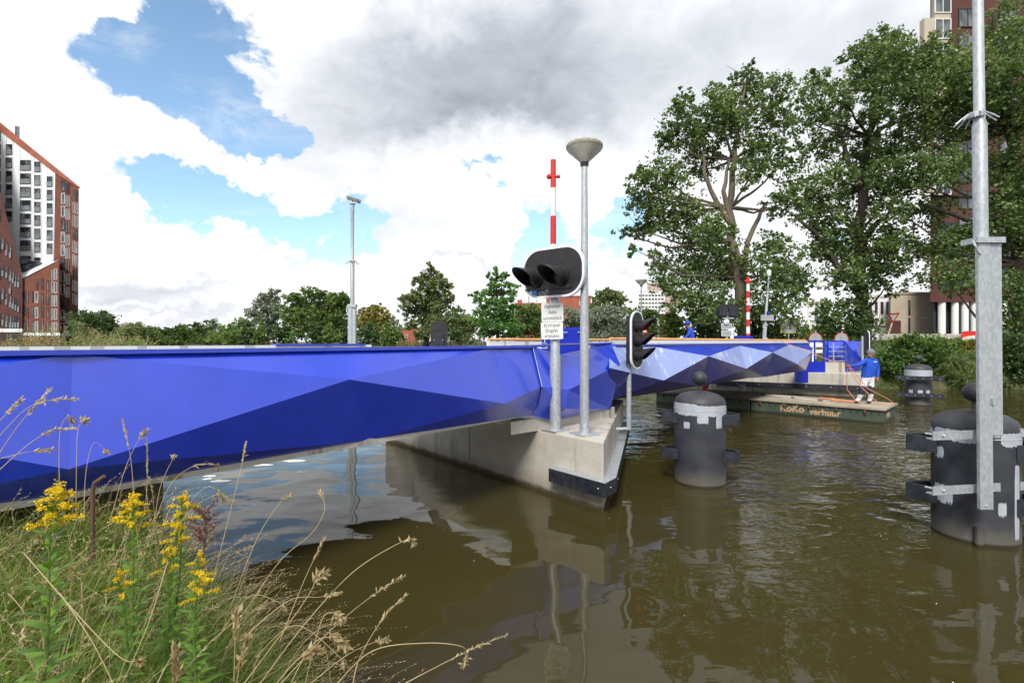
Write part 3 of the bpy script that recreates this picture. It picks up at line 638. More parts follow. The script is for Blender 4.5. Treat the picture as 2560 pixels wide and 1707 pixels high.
# ---------------- three lamp channel signal on an arm of the pier
def channel_signal(loc, cz, nrm, label, lit, detail=True, ztop=None):
    t = thing('channel_signal', label, 'signal', loc, 'three-lamp channel signals')
    b = MB(); b.lathe([(.048, 0), (.048, cz-loc.z+.3)], loc, 16); b.build('pole', M['galv'], t)
    Mx = face_matrix(loc+Vector((0, 0, cz-loc.z))+Vector(nrm).normalized()*.16, nrm)
    board('backboard', Mx, .42, 1.10, .2095, .03, M['black'], t)
    rim('white_border', Mx, .43, 1.11, .2145, .022, -.002, .036, M['white'], t)
    b = MB(); b.box(Mx @ Vector((0, 0, -.07)), (.27, .92, .13), 0, 0, Mx.to_3x3()); b.build('lamp_housing', M['black'], t, smooth=False)
    for k in (1, 0, -1):
        b = MB(); b.lathe([(.108, .028), (.108, .07), (.09, .072)], Mx @ Vector((0, k*.275-.02, 0)), 20, 0, Mx.to_3x3(), caps=False); b.build('lamp_ring', M['black'], t)
        lens(Mx @ Matrix.Translation((0, 0, .04)), (0, k*.275-.02), .09, M['lamp_red'] if lit and k == 1 else M['lens'], t)
        visor(Mx @ Matrix.Translation((0, 0, .05)), (0, k*.275-.02), .105, .36, M['black'], t, 8)
    return t
cp0 = P(1572, 1072, 9.7); zc = P(0, 848, 9.6).z
cs1 = channel_signal(cp0, zc, (.70, -.714, 0), 'black three-lamp channel signal with white rim and red top lamp lit', True)
b = MB(); b.tube([cp0+Vector((0, .0, .02)), cp0+Vector((-.36, .06, .0))], .03, 10); b.build('bracket_arm', M['galv'], cs1)
cp1 = P(2156, 985, 22.4)
cs2 = channel_signal(Vector((cp1.x, cp1.y, .3)), P(0, 860, 22.4).z+.08, (.99, -.12, 0), 'black three-lamp channel signal beside the man on the barge', False)
b = MB(); b.tube([(cp1.x, cp1.y, .75), (cp1.x-.5, cp1.y+.1, .75)], .03, 8); b.build('bracket_arm', M['galv'], cs2)
bk = thing('channel_signal', 'round-topped black back of a channel signal seen over the bridge span', 'signal', P(1098, 900, 12.5), 'three-lamp channel signals')
p, q = P(1077, 905, 12.5), P(1119, 799, 12.5); Mx = face_matrix(Vector(((p.x+q.x)/2, 12.5, q.z-.62)), (0, -1, 0))
board('backboard', Mx, q.x-p.x, 1.24, .2, .03, M['black'], bk)
b = MB(); b.box(Mx @ Vector((.0, -.16, .06)), (.24, .9, .06), 0, 0, Mx.to_3x3()); b.build('lamp_housing', M['black_rubber'], bk, smooth=False)
b = MB(); b.tube([(bk.location.x, 12.56, -.9), (bk.location.x, 12.56, q.z-.6)], .05, 10); b.build('pole', M['galv'], bk)
for x_ in (-.11, .11):
    for y_ in (.12, -.28):
        b = MB(); b.ball(Mx @ Vector((x_, y_, .095)), .014, n=8); b.build('bolt', M['galv'], bk)
# ---------------- rear view of the opposite twin light signal
Y = 26.5; c = P(1818, 778, Y); rs = thing('warning_signal', 'oval black back of a twin-lamp signal with round bell and two grey plates', 'signal', (c.x, Y, 1.6))
Mx = face_matrix(c, (0, -1, 0)); board('backboard', Mx, 1.27, .80, .39, .05, M['black'], rs)
for x_ in (-.28, .25):
    b = MB(); b.box(Mx @ Vector((x_, -.02, .12)), (.44, .42, .14), 0, 0, Mx.to_3x3()); b.build('lamp_housing', M['black_rubber'], rs, smooth=False)
b = MB(); b.box(Mx @ Vector((0, -.34, .1)), (.6, .06, .06), 0, 0, Mx.to_3x3()); b.build('bracket', M['galv'], rs, smooth=False)
b = MB(); b.tube([(c.x-.02, Y, 1.5), (c.x-.02, Y, c.z)], .07, 12); b.build('pole', M['galv'], rs)
b = MB(); b.lathe([(.14, 0), (.14, .08), (.11, .1), (.07, .1), (.07, .13), (.02, .15)], P(1815, 803, Y-.12), 18, 0, Mx.to_3x3()); b.build('warning_bell', M['white'], rs)
for v in (814, 831.5):
    pc = P(1816, v, Y-.1); Mq = face_matrix(pc, (0, -1, 0)); board('sign_plate', Mq, .52, .28, .03, .015, M['grey_steel'], rs); rim('plate_rim', Mq, .54, .30, .03, .02, 0, .018, M['white'], rs)
# ================================================================ CAMERA POSTS
def lean(b, base, sh):
    for i, v in enumerate(b.v): b.v[i] = (v[0]+(v[2]-base)*sh, v[1], v[2])
def camera_post(loc, zs, rs, label, box, shear=0, group='telescopic galvanised camera posts'):
    """loc foot; box (width, z0, z1) square foot section; zs/rs the telescoping tube"""
    t = thing('camera_post', label, 'camera post', loc, group)
    b = MB(); wd, z0, z1 = box; b.box((loc.x-wd*.24, loc.y, (z0+z1)/2), (wd*.5, wd*.62, z1-z0)); b.box((loc.x+wd*.25, loc.y+.01, (z0+z1)/2+.25*(z1-z0)*0), (wd*.44, wd*.55, z1-z0)); lean(b, loc.z, shear); b.build('square_foot', M['galv'], t, smooth=False)
    b = MB(); b.box((loc.x, loc.y, z1), (wd*1.12, wd*.75, .09)); b.tube([(loc.x-wd*.62, loc.y-.02, z1), (loc.x-wd*.7, loc.y-.05, z1-.12), (loc.x-wd*.55, loc.y-.1, z1-.2)], .016, 6); lean(b, loc.z, shear); b.build('hinge_cap', M['galv'], t, smooth=False)
    b = MB(); b.lathe(list(zip(rs, zs)), (loc.x, loc.y, 0), 20); lean(b, loc.z, shear); b.build('pole', M['galv'], t)
    return t
def spikes(t, c, r, n=10):
    b = MB(); b.lathe([(r*1.3, -.03), (r*1.3, .03)], c, 14); b.build('spike_collar', M['galv'], t)
    for k in range(n):
        a = 2*math.pi*(k+.5)/n; u = Vector((math.cos(a), math.sin(a), 0))
        b = MB(); b.tube([Vector(c)+u*r, Vector(c)+u*(r*1.4)+Vector((0, 0, .02)), Vector(c)+u*(r*1.2+.13)+Vector((0, 0, -.08))], .008, 5); b.build('spike', M['galv'], t)
Y = 14.5; q = P(881, 860, Y); z = lambda v: P(0, v, Y).z
cpost = camera_post(Vector((q.x, Y, -.6)), [z(763), z(658), z(655), z(536), z(533), z(512)], [.062, .062, .05, .05, .058, .058], 'galvanised camera post with tilted camera rising behind the bridge span', (.22, -.6, z(763)))
spikes(cpost, (q.x, Y, z(652)), .06)
b = MB(); b.box((q.x, Y, z(508)), (.14, .14, .03)); b.box((q.x-.02, Y, z(501)), (.05, .08, .12)); b.build('camera_mount', M['galv'], cpost, smooth=False)
b = MB(); Mr = Matrix.Rotation(R(17), 3, 'Y'); b.box((q.x+.02, Y, z(497)), (.32, .11, .09), 0, 0, Mr); b.tube([Vector((q.x+.02, Y, z(497)))+Mr @ Vector((.16, 0, -.01)), Vector((q.x+.02, Y, z(497)))+Mr @ Vector((.22, 0, -.01))], .055, 12); b.build('camera', M['lens'], cpost, smooth=False)
b = MB(); b.box(Vector((q.x, Y, z(494.5))), (.36, .13, .012), 0, 0, Mr); b.build('sun_shield', M['grey_steel'], cpost, smooth=False)
Y = 28.0; q = P(1906, 850, Y); z = lambda v: P(0, v, Y).z
mp = camera_post(Vector((q.x, Y, 1.4)), [z(808), z(760), z(757), z(690)], [.075, .075, .06, .05], 'leaning grey camera post with white dome between barrier and yellow-edged sign', (.19, 1.4, z(810)), .075)
b = MB(); b.lathe([(.1, -.12), (.12, 0), (.12, .12), (.09, .2), (.02, .23)], (q.x+(z(683)-1.4)*.075, Y, z(683)), 14); b.build('dome_camera', M['white'], mp)
b = MB(); b.box((q.x+(z(793)-1.4)*.075, Y-.16, z(793)), (.72, .03, .32)); b.build('sign_plate', M['grey_steel'], mp, smooth=False)
b = MB(); b.box((q.x+.22, Y-.2, z(781)), (.12, .1, .16)); b.build('junction_box', M['blue_dark'], mp, smooth=False)
# ================================================================ DOLPHINS
def patch(par, r, a0, a1, z0, z1, seed, jz=.012, m='primer', n=26):
    q = random.Random(seed); b = MB(); lo, hi = [], []
    for i in range(n+1):
        a = R(a0+(a1-a0)*i/n); e = min(i, n-i)/n*2
        f = min(1, .55+e*3); zm = (z0+z1)/2; h = (z1-z0)/2*f
        lo.append(Vector((r*math.cos(a), r*math.sin(a), zm-h+q.uniform(-jz, jz)))); hi.append(Vector((r*math.cos(a), r*math.sin(a), zm+h+q.uniform(-jz, jz)*.6)))
    o = origin(par)
    for i in range(n): b.poly([o+lo[i], o+lo[i+1], o+hi[i+1], o+hi[i]])
    return b.build('primer_patch', M[m], par)
M['pile'] = mat('black_pile_coating', (.028, .031, .041), (.044, .047, .058), 3, .45, bump=.08, bscale=40)
def pile_mat():
    m = M['pile']; g = NG(m.node_tree); b = g.n['Principled BSDF']; src = b.inputs['Base Color'].links[0].from_socket
    p = g.new('ShaderNodeNewGeometry').outputs['Position']; z = g.new('ShaderNodeSeparateXYZ', {0: p}).outputs[2]
    sp = g.smooth(g.noise(p, 22, 4, .6), .66, .72)
    low = g.smooth(g.math('ADD', z, g.math('MULTIPLY', g.math('SUBTRACT', g.noise(p, 6, 4), .5), .2)), .34, .05)
    c = g.mix(g.math('MULTIPLY', low, .75), src, (.13, .12, .10)); c = g.mix(g.math('MULTIPLY', sp, g.math('ADD', .08, g.math('MULTIPLY', low, .6))), c, (.3, .29, .27))
    c = g.mix(g.smooth(z, .055, .02), c, (.03, .022, .012))
    g.set(b.inputs['Base Color'], c)
pile_mat()
M['dome'] = mat('matt_black_dome', (.026, .027, .031), (.042, .043, .048), 5, .55, bump=.05)
def dolphin(loc, label, rz=0):
    t = thing('mooring_dolphin', label, 'dolphin', (0, 0, 0), 'black mooring dolphins with ball tops')
    r = .425
    MB().lathe([(r, -1.5), (r, 1.34)], n=48).build('pile', M['pile'], t)
    MB().lathe([(r+.002, 1.34), (r, 1.40), (r*.93, 1.47), (r*.72, 1.535), (r*.4, 1.575), (.06, 1.59), (.001, 1.59)], n=48).build('dome', M['dome'], t)
    MB().lathe([(.027, 1.58), (.027, 1.72)], n=12).build('ball_stem', M['dome'], t)
    MB().ball((0, 0, 1.81), .122, n=24).build('ball', M['dome'], t)
    MB().lathe([(r+.001, 1.275), (r+.007, 1.279), (r+.007, 1.287), (r+.001, 1.291)], n=48, caps=False).build('weld_bead', M['primer'], t)
    return t
def bracket(par, z, side, h=.17, ext=.62, dep=.34):           # triangular fender shoe either side of a pile
    o = origin(par); s = side; b = MB()
    a = [Vector((s*.36, -.24, z)), Vector((s*ext, -.20, z)), Vector((s*(ext+.02), -.02, z)), Vector((s*.40, .22, z))]
    th = .05
    segs = [(a[0], a[1]), (a[1], a[2]), (a[2], a[3])]
    for p, q in segs:
        d = (q-p); n_ = Vector((-d.y, d.x, 0)).normalized()*th
        if n_.dot(-(p+q)/2+Vector((s*.45, 0, 0))) < 0: n_ = -n_
        b.hexa(o+p, d, n_, (0, 0, h))
    return b.build('fender_bracket', M['black_rubber'], par, smooth=False)
d1 = dolphin(None, 'black mooring dolphin with grey primer band and side brackets left of the barge')
for zz in (1.05, .42):
    for s in (-1, 1): bracket(d1, zz, s)
patch(d1, .428, 0, 359.9, 1.20, 1.375, 3, .012, n=70); patch(d1, .4285, 195, 262, 1.36, 1.40, 5, .008)
patch(d1, .4285, 262, 286, 1.08, 1.215, 4, .012); patch(d1, .4285, 231, 246, .98, 1.09, 6, .012); patch(d1, .4285, 304, 322, 1.0, 1.22, 7, .01); patch(d1, .4285, 186, 200, 1.11, 1.22, 9, .01)
d1.location = (3.28, 8.7, 0); d1.rotation_euler = (0, 0, R(-18))
d3 = dolphin(None, 'distant black mooring dolphin with two bolted timber rails near bushes')
patch(d3, .428, 0, 359.9, 1.13, 1.36, 13, .015, n=70)
for k, a0 in enumerate((225, 265, 300)): patch(d3, .4285, a0, a0+20, .48, .60, 20+k, .02)
for zz in (.98, .33):
    b = MB(); b.hexa((-.72, -.56, zz), (1.44, 0, 0), (0, .14, 0), (0, 0, .15)); r_ = b.build('timber_rail', M['black_rubber'], d3, smooth=False)
    for k in range(6): MB().ball((-.6+k*.24, -.56, zz+.075), .018, n=8).build('rail_bolt', M['galv'], r_)
d3.location = (15.75, 19.3, 0); d3.rotation_euler = (0, 0, R(-36))
d2 = dolphin(None, 'nearest black mooring dolphin carrying the galvanised post on clamp rails')
for zz in (1.02, .38):
    for s in (-1, 1): bracket(d2, zz, s, .2, .66)
patch(d2, .428, 205, 272, 1.22, 1.36, 33, .012); patch(d2, .428, 300, 350, 1.2, 1.36, 34, .012); patch(d2, .4285, 206, 226, .98, 1.12, 35, .02)
patch(d2, .4285, 206, 240, .43, .64, 36, .03); patch(d2, .4285, 296, 308, .38, .54, 37, .02); patch(d2, .4285, 322, 334, .1, .98, 38, .02); patch(d2, .428, 20, 200, 1.22, 1.36, 39, .012)
b = MB(); b.tube([(.02, -.46, -.5), (.02, -.46, .24)], .045, 12); b.tube([(.0, -.495, .0), (.0, -.495, .24)], .006, 5); b.build('conduit', M['pile'], d2)
d2.location = (5.86, 6.31, 0); d2.rotation_euler = (0, 0, R(-40))
# galvanised post clamped to the front of the nearest dolphin
Y = 5.72; z = lambda v: P(0, v, Y).z; X = lambda u: P(u, 0, Y).x
pp = thing('camera_post', 'big near galvanised post clamped to the nearest dolphin, running out of frame', 'camera post', (X(2455), Y, z(1273)), 'telescopic galvanised camera posts')
def shaft(name, u0, u1, vt, vb, y0, dep):
    b = MB(); p, q = Vector((X(u0), y0, z(vb))), Vector((X(u1), y0, z(vt)))
    b.hexa((p.x, y0, p.z), (q.x-p.x, 0, 0), (0, dep, 0), (-.0*(q.z-p.z), 0, q.z-p.z)); lean(b, z(593), -.008); o = b.build(name, M['galv'], pp, smooth=False); m_ = o.modifiers.new('e', 'BEVEL'); m_.width = .006; return o
shaft('mast_channel', 2446, 2479, 595, 1273, Y, .05); shaft('mast_channel', 2480, 2507, 595, 1088, Y+.012, .05)
b = MB(); p = Vector((X(2439), Y-.03, z(606))); b.hexa(p, (X(2508)-p.x, 0, 0), (0, .22, 0), (0, 0, .065)); b.build('hinge_cap', M['galv'], pp, smooth=False)
b = MB(); b.tube([(X(2436), Y+.02, z(600)), (X(2432), Y-.03, z(615)), (X(2440), Y-.03, z(632)), (X(2446), Y-.02, z(636))], .012, 8); b.build('locking_pin', M['galv'], pp)
b = MB(); xc = X(2470); rr = [.068, .068, .058, .053, .047]; zz = [z(595), z(305), z(296), z(292), z(-260)]
b.lathe(list(zip(rr, zz)), (xc, Y+.09, 0), 24); lean(b, z(593), -.012); b.build('pole', M['galv'], pp)
spikes(pp, (X(2462)-.02, Y+.09, z(279)), .056, 12)
b = MB(); b.box((X(2480), Y-.012, z(1001)), (.03, .03, .07)); b.build('lock_clasp', M['galv'], pp, smooth=False)
for v in (1100, 1238):
    b = MB(); c = Vector((X(2440), Y-.0, z(v))); ar = Vector((1, .16, 0)).normalized(); a_ = c-ar*.48+Vector((0, .10, 0))
    b.hexa(a_, ar*1.75, (0, .012, 0), (0, 0, .10)); b.hexa(a_+Vector((0, .012, 0)), ar*1.75, (0, .09, 0), (0, 0, .012)); b.build('clamp_rail', M['galv'], pp, smooth=False)
    b = MB(); b.tube([a_+ar*.12+Vector((0, .0, .05)), a_+ar*.06+Vector((-.01, .16, .05))], .012, 8); b.ball(a_+ar*.14+Vector((0, -.004, .05)), .018, n=8); b.build('clamp_bolt', M['galv'], pp)
    b = MB(); b.tube([a_+ar*1.6+Vector((0, .0, .05)), a_+ar*1.54+Vector((-.01, .16, .05))], .012, 8); b.build('clamp_bolt', M['galv'], pp)
b = MB(); b.ball((X(2465), Y-.004, z(1262)), .012, n=8); b.build('clamp_bolt', M['galv'], pp)
# ================================================================ WORK BARGES
def bargemat():
    m = mat('barge_green_paint', (.065, .095, .065), (.045, .065, .05), 1.6, .6, bump=.15)
    g = NG(m.node_tree); b = g.n['Principled BSDF']; src = b.inputs['Base Color'].links[0].from_socket
    p = g.new('ShaderNodeNewGeometry').outputs['Position']; z = g.new('ShaderNodeSeparateXYZ', {0: p}).outputs[2]
    run = g.smooth(g.noise(g.scale(p, (5, 5, .4)), 2.0, 5, .65), .58, .72)
    c = g.mix(g.math('MULTIPLY', run, .55), src, (.10, .055, .03)); c = g.mix(g.smooth(z, .10, .02), c, (.02, .018, .01)); g.set(b.inputs['Base Color'], c); return m
M['barge'] = bargemat()
M['barge_deck'] = mat('worn_plywood_deck', (.40, .35, .27), (.27, .23, .17), 2.2, .85, bump=.3)
M['deck_dark'] = mat('dark_deck', (.13, .10, .075), (.08, .065, .05), 2.0, .85, bump=.3)  # darker brown deck for the second barge
M['sten'] = mat('stencil_tan_paint', (.50, .33, .20), (.40, .26, .15), 14, .7)
M['rust'] = mat('rusty_steel', (.13, .07, .04), (.08, .045, .03), 8, .8)
bc = Vector((11.0, 14.74, 0)); bm_ = Vector((8.34, 17.46, 0)); be = Vector((5.74, 19.95, 0))
bz = .46; WB = 1.95
def barge(p, q, label, deckm, letters):
    d = (q-p).normalized(); n = Vector((-d.y, d.x, 0)); n = n if n.y > 0 else -n; L = (q-p).length-.05
    t = thing('work_barge', label, 'barge', p+d*L/2+n*WB/2, 'pontoon barges by the far pier')
    b = MB(); lo = [p, p+d*L, p+d*L+n*WB, p+n*WB]
    b.prism([z_(v, -.35) for v in lo], (0, 0, .35+bz-.06)); b.build('hull', M['barge'], t, smooth=False)
    b = MB(); o = p-d*.06-n*.06; b.hexa(z_(o, bz-.055), d*(L+.1), n*(WB+.12), (0, 0, .055)); b.build('deck', deckm, t, smooth=False)
    for k in range(21):
        c = p+d*(L*(k+.5)/21); b = MB(); b.prism([z_(c, bz-.06), z_(c-n*.06, bz-.06), z_(c-n*.004, bz-.22)], d*.012); b.build('side_rib', M['barge'], t, smooth=False)
    for k in range(5):
        c = p+d*(L*(k+.55)/5); b = MB(); b.hexa(z_(c-n*.075, bz-.16), d*.055, n*.07, (0, 0, .11)); b.hexa(z_(c-n*.05, bz-.22), d*.035, n*.045, (0, 0, .06)); b.build('deck_clamp', M['rust'], t, smooth=False)
    if letters:
        nn = -n
        def L_(s_, u, size, zc_, bold):
            Mx = face_matrix(Vector((u.x, u.y, zc_)), nn); return text('lettering', s_, size, M['sten'], Mx, t, bold, .003)
        L_('KoKo', p+d*2.46-n*.004, .30, .22, .012); L_('verhuur', p+d*1.52-n*.004, .27, .185, .009)
        text('lettering', 'KoKo', .22, M['sten'], face_matrix(z_(p+n*.75-d*.004, .2), -d), t, .01, .003)
        for k in range(5):
            c = p+n*(WB*(k+.3)/5); b = MB(); b.prism([z_(c, bz-.06), z_(c-d*.06, bz-.06), z_(c-d*.004, bz-.2)], n*.012); b.build('side_rib', M['barge'], t, smooth=False)
    return t
barge(bc, bm_, 'green work barge lettered KoKo verhuur with the worker standing on its pale deck', M['barge_deck'], True)
barge(bm_, be, 'green work barge with dark deck under the opening leaf', M['deck_dark'], False)
bd = (bm_-bc).normalized(); bn = Vector((-bd.y, bd.x, 0)); bn = bn if bn.y > 0 else -bn
# things on the decks
b = MB(); q = onz(1540+.2806*1122, 640+.2806*1196, bz+.0); q = Vector((q.x, q.y, bz))
bk_ = thing('bucket', 'grey bucket standing on the dark barge deck under the leaf', 'bucket', q)
MB().lathe([(.105, 0), (.135, .22), (.14, .23), (.128, .23), (.10, .02)], q, 18).build('body', M['grey_steel'], bk_)
b = MB(); b.tube([q+Vector((.137*math.cos(a), -.02, .22+.07*math.sin(a))) for a in np.linspace(0, math.pi, 9)], .005, 5); b.build('handle', M['galv'], bk_)
pl = thing('extension_pole', 'long white extension pole with black grips lying on the barge deck', 'pole', onz(2000, 987, bz))
def zd(x, y): p = onz(1540+.2806*x, 640+.2806*y, bz+.02); return p
pa, pb_ = zd(1290, 1224), zd(1840, 1283)
MB().tube([pa, pb_], .013, 8).build('rod', M['white'], pl)
for s0, s1 in ((0, .08), (.52, .57), (.93, 1)):
    MB().tube([pa.lerp(pb_, s0), pa.lerp(pb_, s1)], .018, 8).build('grip', M['black'], pl)
def squiggle(c, n, rx, ry, seed):
    q = random.Random(seed); pts = []
    for i in range(n): a = i*.62+q.uniform(-.3, .3); k = q.uniform(.45, 1); pts.append(c+bd*(rx*k*math.cos(a))+bn*(ry*k*math.sin(a))+Vector((0, 0, q.uniform(.005, .035))))
    return pts
M['hose'] = mat('orange_hose', (.72, .27, .13), (.60, .20, .10), 9, .5)
for k, (x, y, n, rx, sd_) in enumerate(((1880, 1268, 34, .30, 3), (2030, 1288, 46, .42, 5))):
    c = zd(x, y); o = MB().tube(squiggle(c, n, rx, .18, sd_), .011, 6).build('hose_coil', M['hose'])
    tag(o, ('small orange hose tangle in the middle of the barge deck', 'bigger orange hose tangle at the worker\'s feet on the barge')[k], 'hose')
for k, (x, y, m, s) in enumerate(((790, 1165, 'red', .14), (860, 1160, 'white', .16))):
    q = onz(1540+.2806*x, 640+.2806*(y+18), bz); q.z = bz
    o = MB().lathe([(s*.8, 0), (s*.85, s*1.2), (s*.9, s*1.25), (s*.6, s*1.3), (.01, s*1.32)], q, 14).build('paint_tin', M[m])
    tag(o, ('red paint tin on the dark barge deck beneath the leaf', 'white paint tin beside the red tin on the dark barge deck')[k], 'paint tin')
# ================================================================ PEOPLE
M['shirt'] = mat('blue_work_shirt', (.008, .075, .52), (.006, .055, .42), 6, .8, bump=.4, bscale=9)
M['skin'] = mat('tanned_skin', (.30, .15, .09), (.25, .12, .07), 9, .5)
M['trousers'] = mat('white_painter_trousers', (.70, .70, .72), (.55, .55, .58), 5, .85, bump=.5, bscale=8)
M['knee'] = mat('navy_knee_pad', (.02, .025, .05), (.03, .035, .06), 9, .8)
M['shoe'] = mat('dark_work_shoe', (.05, .045, .042), (.03, .028, .026), 9, .7)
M['cap_grey'] = mat('grey_knit_cap', (.22, .23, .25), (.16, .17, .19), 30, .9, bump=.5)
M['cap_blue'] = mat('blue_cap', (.02, .07, .36), (.015, .06, .3), 20, .8)
M['hair'] = mat('dark_hair', (.015, .012, .01), (.02, .015, .012), 20, .7)
def skinned(V, E, rad, root=0, sub=2):
    me = bpy.data.meshes.new('s'); me.from_pydata([tuple(v) for v in V], E, []); o = bpy.data.objects.new('s', me); COL.objects.link(o)
    o.modifiers.new('k', 'SKIN'); sv_ = me.skin_vertices[0].data
    for i, r in enumerate(rad): sv_[i].radius = (r, r) if not hasattr(r, '__len__') else r
    for i in range(len(rad)): sv_[i].use_root = (i == root)
    s_ = o.modifiers.new('u', 'SUBSURF'); s_.levels = s_.render_levels = sub
    m2 = bpy.data.meshes.new_from_object(o.evaluated_get(bpy.context.evaluated_depsgraph_get()))
    bpy.data.objects.remove(o); bpy.data.meshes.remove(me); return m2
def hand(b, wrist, dirv, side, curl=.5, up=Vector((0, 0, 1))):
    """palm, four fingers and thumb as tapered tubes rooted in the palm, added to MB b"""
    d = Vector(dirv).normalized(); s = Vector(side).normalized(); s = (s-d*s.dot(d)).normalized(); n = d.cross(s)
    w = Vector(wrist)
    b.tube([w-d*.02, w+d*.02, w+d*.06, w+d*.095], [.026, .036, .042, .036], 8)
    for k, ln in enumerate((.068, .078, .074, .058)):
        p = w+d*.085+s*(.030-.020*k); pts = [p]; a = 0
        for j in range(3): a += curl*(.5+.4*j); pts.append(pts[-1]+(d*math.cos(a)+n*math.sin(a))*ln*(.42, .33, .25)[j])
        b.tube(pts, [.0095, .009, .008, .0055], 6)
    p = w+d*.03+s*.036; b.tube([p, p+d*.03+s*.022, p+d*.055+s*.024+n*.01, p+d*.075+s*.016+n*.02], [.013, .012, .010, .007], 6)
def person(name_lab, base, J, edges, rads, classify, mats, extra=None, hands=()):
    names = list(J); idx = {k: i for i, k in enumerate(names)}
    me = skinned([J[k] for k in names], [(idx[a], idx[b]) for a, b in edges], [rads[k] for k in names])
    b = MB(); b.v = [tuple(v.co) for v in me.vertices]; b.f = [tuple(p.vertices) for p in me.polygons]
    b.m = []
    for p in me.polygons: b.m.append(classify(Vector(p.center)))
    bpy.data.meshes.remove(me)
    for w_, d_, s_, c_ in hands:
        n0 = len(b.f); hand(b, w_, d_, s_, c_); b.m[n0:] = [1]*(len(b.f)-n0)
    if extra: extra(b)
    o = bpy.data.objects.new('person', bpy.data.meshes.new('person')); bpy.data.objects.remove(o)
    b.v = [tuple(Vector(v)+base) for v in b.v]
    ob = b.build('person', mats, None, True, 180)
    ob.data.transform(Matrix.Translation(-base)); ob.location = base
    return tag(ob, name_lab, 'person')
def zp(x, y, dy=0.0): return Vector(((x-1000)*.00279, dy, (1225-y)*.00279))
J = dict(hip=zp(985, 925), waist=zp(990, 890), chest=zp(1015, 790), neck0=zp(1030, 722), neck=zp(1030, 695), head=zp(1018, 660), crown=zp(1022, 622), nose=zp(985, 664, -.01), chin=zp(996, 690, -.01),
         shL=zp(962, 732, -.02), elL=zp(862, 780, -.10), wrL=zp(750, 793, -.14), shR=zp(1088, 735, .02), elR=zp(1118, 840, .05), wrR=zp(1085, 930, -.06),
         thL=zp(955, 955), knL=zp(905, 1072, -.10), anL=zp(882, 1180), toL=zp(828, 1205, -.10), thR=zp(1020, 955), knR=zp(1018, 1078, -.06), anR=zp(1012, 1195, 0), toR=zp(962, 1216, -.12))
E = [('hip', 'waist'), ('waist', 'chest'), ('chest', 'neck0'), ('neck0', 'neck'), ('neck', 'head'), ('head', 'crown'), ('head', 'nose'), ('neck', 'chin'), ('chest', 'shL'), ('shL', 'elL'), ('elL', 'wrL'), ('chest', 'shR'), ('shR', 'elR'), ('elR', 'wrR'),
     ('hip', 'thL'), ('thL', 'knL'), ('knL', 'anL'), ('anL', 'toL'), ('hip', 'thR'), ('thR', 'knR'), ('knR', 'anR'), ('anR', 'toR')]
RD = dict(hip=.155, waist=.165, chest=.185, neck0=.085, neck=.062, head=.098, crown=.07, nose=.03, chin=.045, shL=.095, elL=.062, wrL=.042, shR=.095, elR=.068, wrR=.045, thL=.115, knL=.088, anL=.068, toL=.045, thR=.115, knR=.088, anR=.068, toR=.045)
wl, wr = J['wrL'], J['wrR']
def cls(c):
    if (c-wl).length < .035 or c.x < wl.x: return 1
    if (c-wr).length < .04: return 1
    if c.z > 1.475: return 1
    if c.z > .83 or c.x > .24 and c.z > .76: return 0
    if c.z < .095: return 4
    kl, kr = J['knL'], J['knR']
    if .30 < c.z < .56 and c.y < -.02: return 3
    return 2
m1 = Vector((11.45, 15.98, bz))
man = person('man in blue shirt and white painter trousers on the barge holding an orange hose', m1, J, E, RD, cls, [M['shirt'], M['skin'], M['trousers'], M['knee'], M['shoe']], None,
             [(wl, (-1, -.15, .05), (0, -.2, 1), 1.0), (wr, (-.1, -.1, -1), (-.6, -1, 0), .5)])
b = MB(); hc = m1+zp(1024, 634); b.ball(hc, .112, 0, 18, .95); b.lathe([(.114, -.035), (.118, .0), (.115, .03)], hc, 18); cpo = b.build('knit_cap', M['cap_grey'], man)
b = MB(); b.box(m1+zp(1030, 742, -.178), (.10, .004, .02)); b.build('shirt_print', M['white'], man, smooth=False)
b = MB(); hh = m1+zp(1050, 672, .03); b.ball(hh, .06, 0, 12); b.build('hair', M['hair'], man)
# the worker on the leaf, bending over the rail
k_ = .00428*1.12; Yw = 20.0
wb_ = P(1724, 846, Yw); wb0 = Vector((wb_.x, Yw, 1.5))
def zq(x, y, dy=0.0): return Vector(((x-665)*k_, dy, wb_.z-1.5+(735-y)*k_))
J2 = dict(hip=Vector((.10, 0, .86)), waist=zq(680, 742), chest=zq(682, 685), neck0=zq(664, 645), neck=zq(656, 632), head=zq(646, 612), crown=zq(650, 600), nose=zq(632, 614, -.02), chin=zq(638, 628),
          shL=zq(668, 662, -.10), elL=zq(640, 705, -.16), wrL=zq(600, 732, -.16), shR=zq(690, 660, .12), elR=zq(670, 705, .16), wrR=zq(625, 730, .14),
          thL=Vector((.08, -.09, .80)), knL=Vector((.04, -.10, .46)), anL=Vector((.1, -.1, .09)), toL=Vector((-.06, -.1, .04)), thR=Vector((.12, .09, .80)), knR=Vector((.1, .1, .46)), anR=Vector((.18, .1, .09)), toR=Vector((.02, .1, .04)))
wl2, wr2 = J2['wrL'], J2['wrR']; zn = J2['neck0'].z+.02
def cls2(c):
    if (c-wl2).length < .05 or (c-wr2).length < .05 or c.z > zn: return 1
    return 0 if c.z > .84 else (4 if c.z < .1 else 2)
RD2 = dict(RD); RD2.update(chest=.16, waist=.15, shL=.085, shR=.085)
man2 = person('man in blue shirt and blue cap bending over the orange handrail on the leaf', wb0, J2, E, RD2, cls2, [M['shirt'], M['skin'], M['trousers'], M['knee'], M['shoe']], None, [(wl2, (-1, 0, -.3), (0, -1, .2), .9), (wr2, (-1, 0, -.3), (0, 1, .2), .9)])
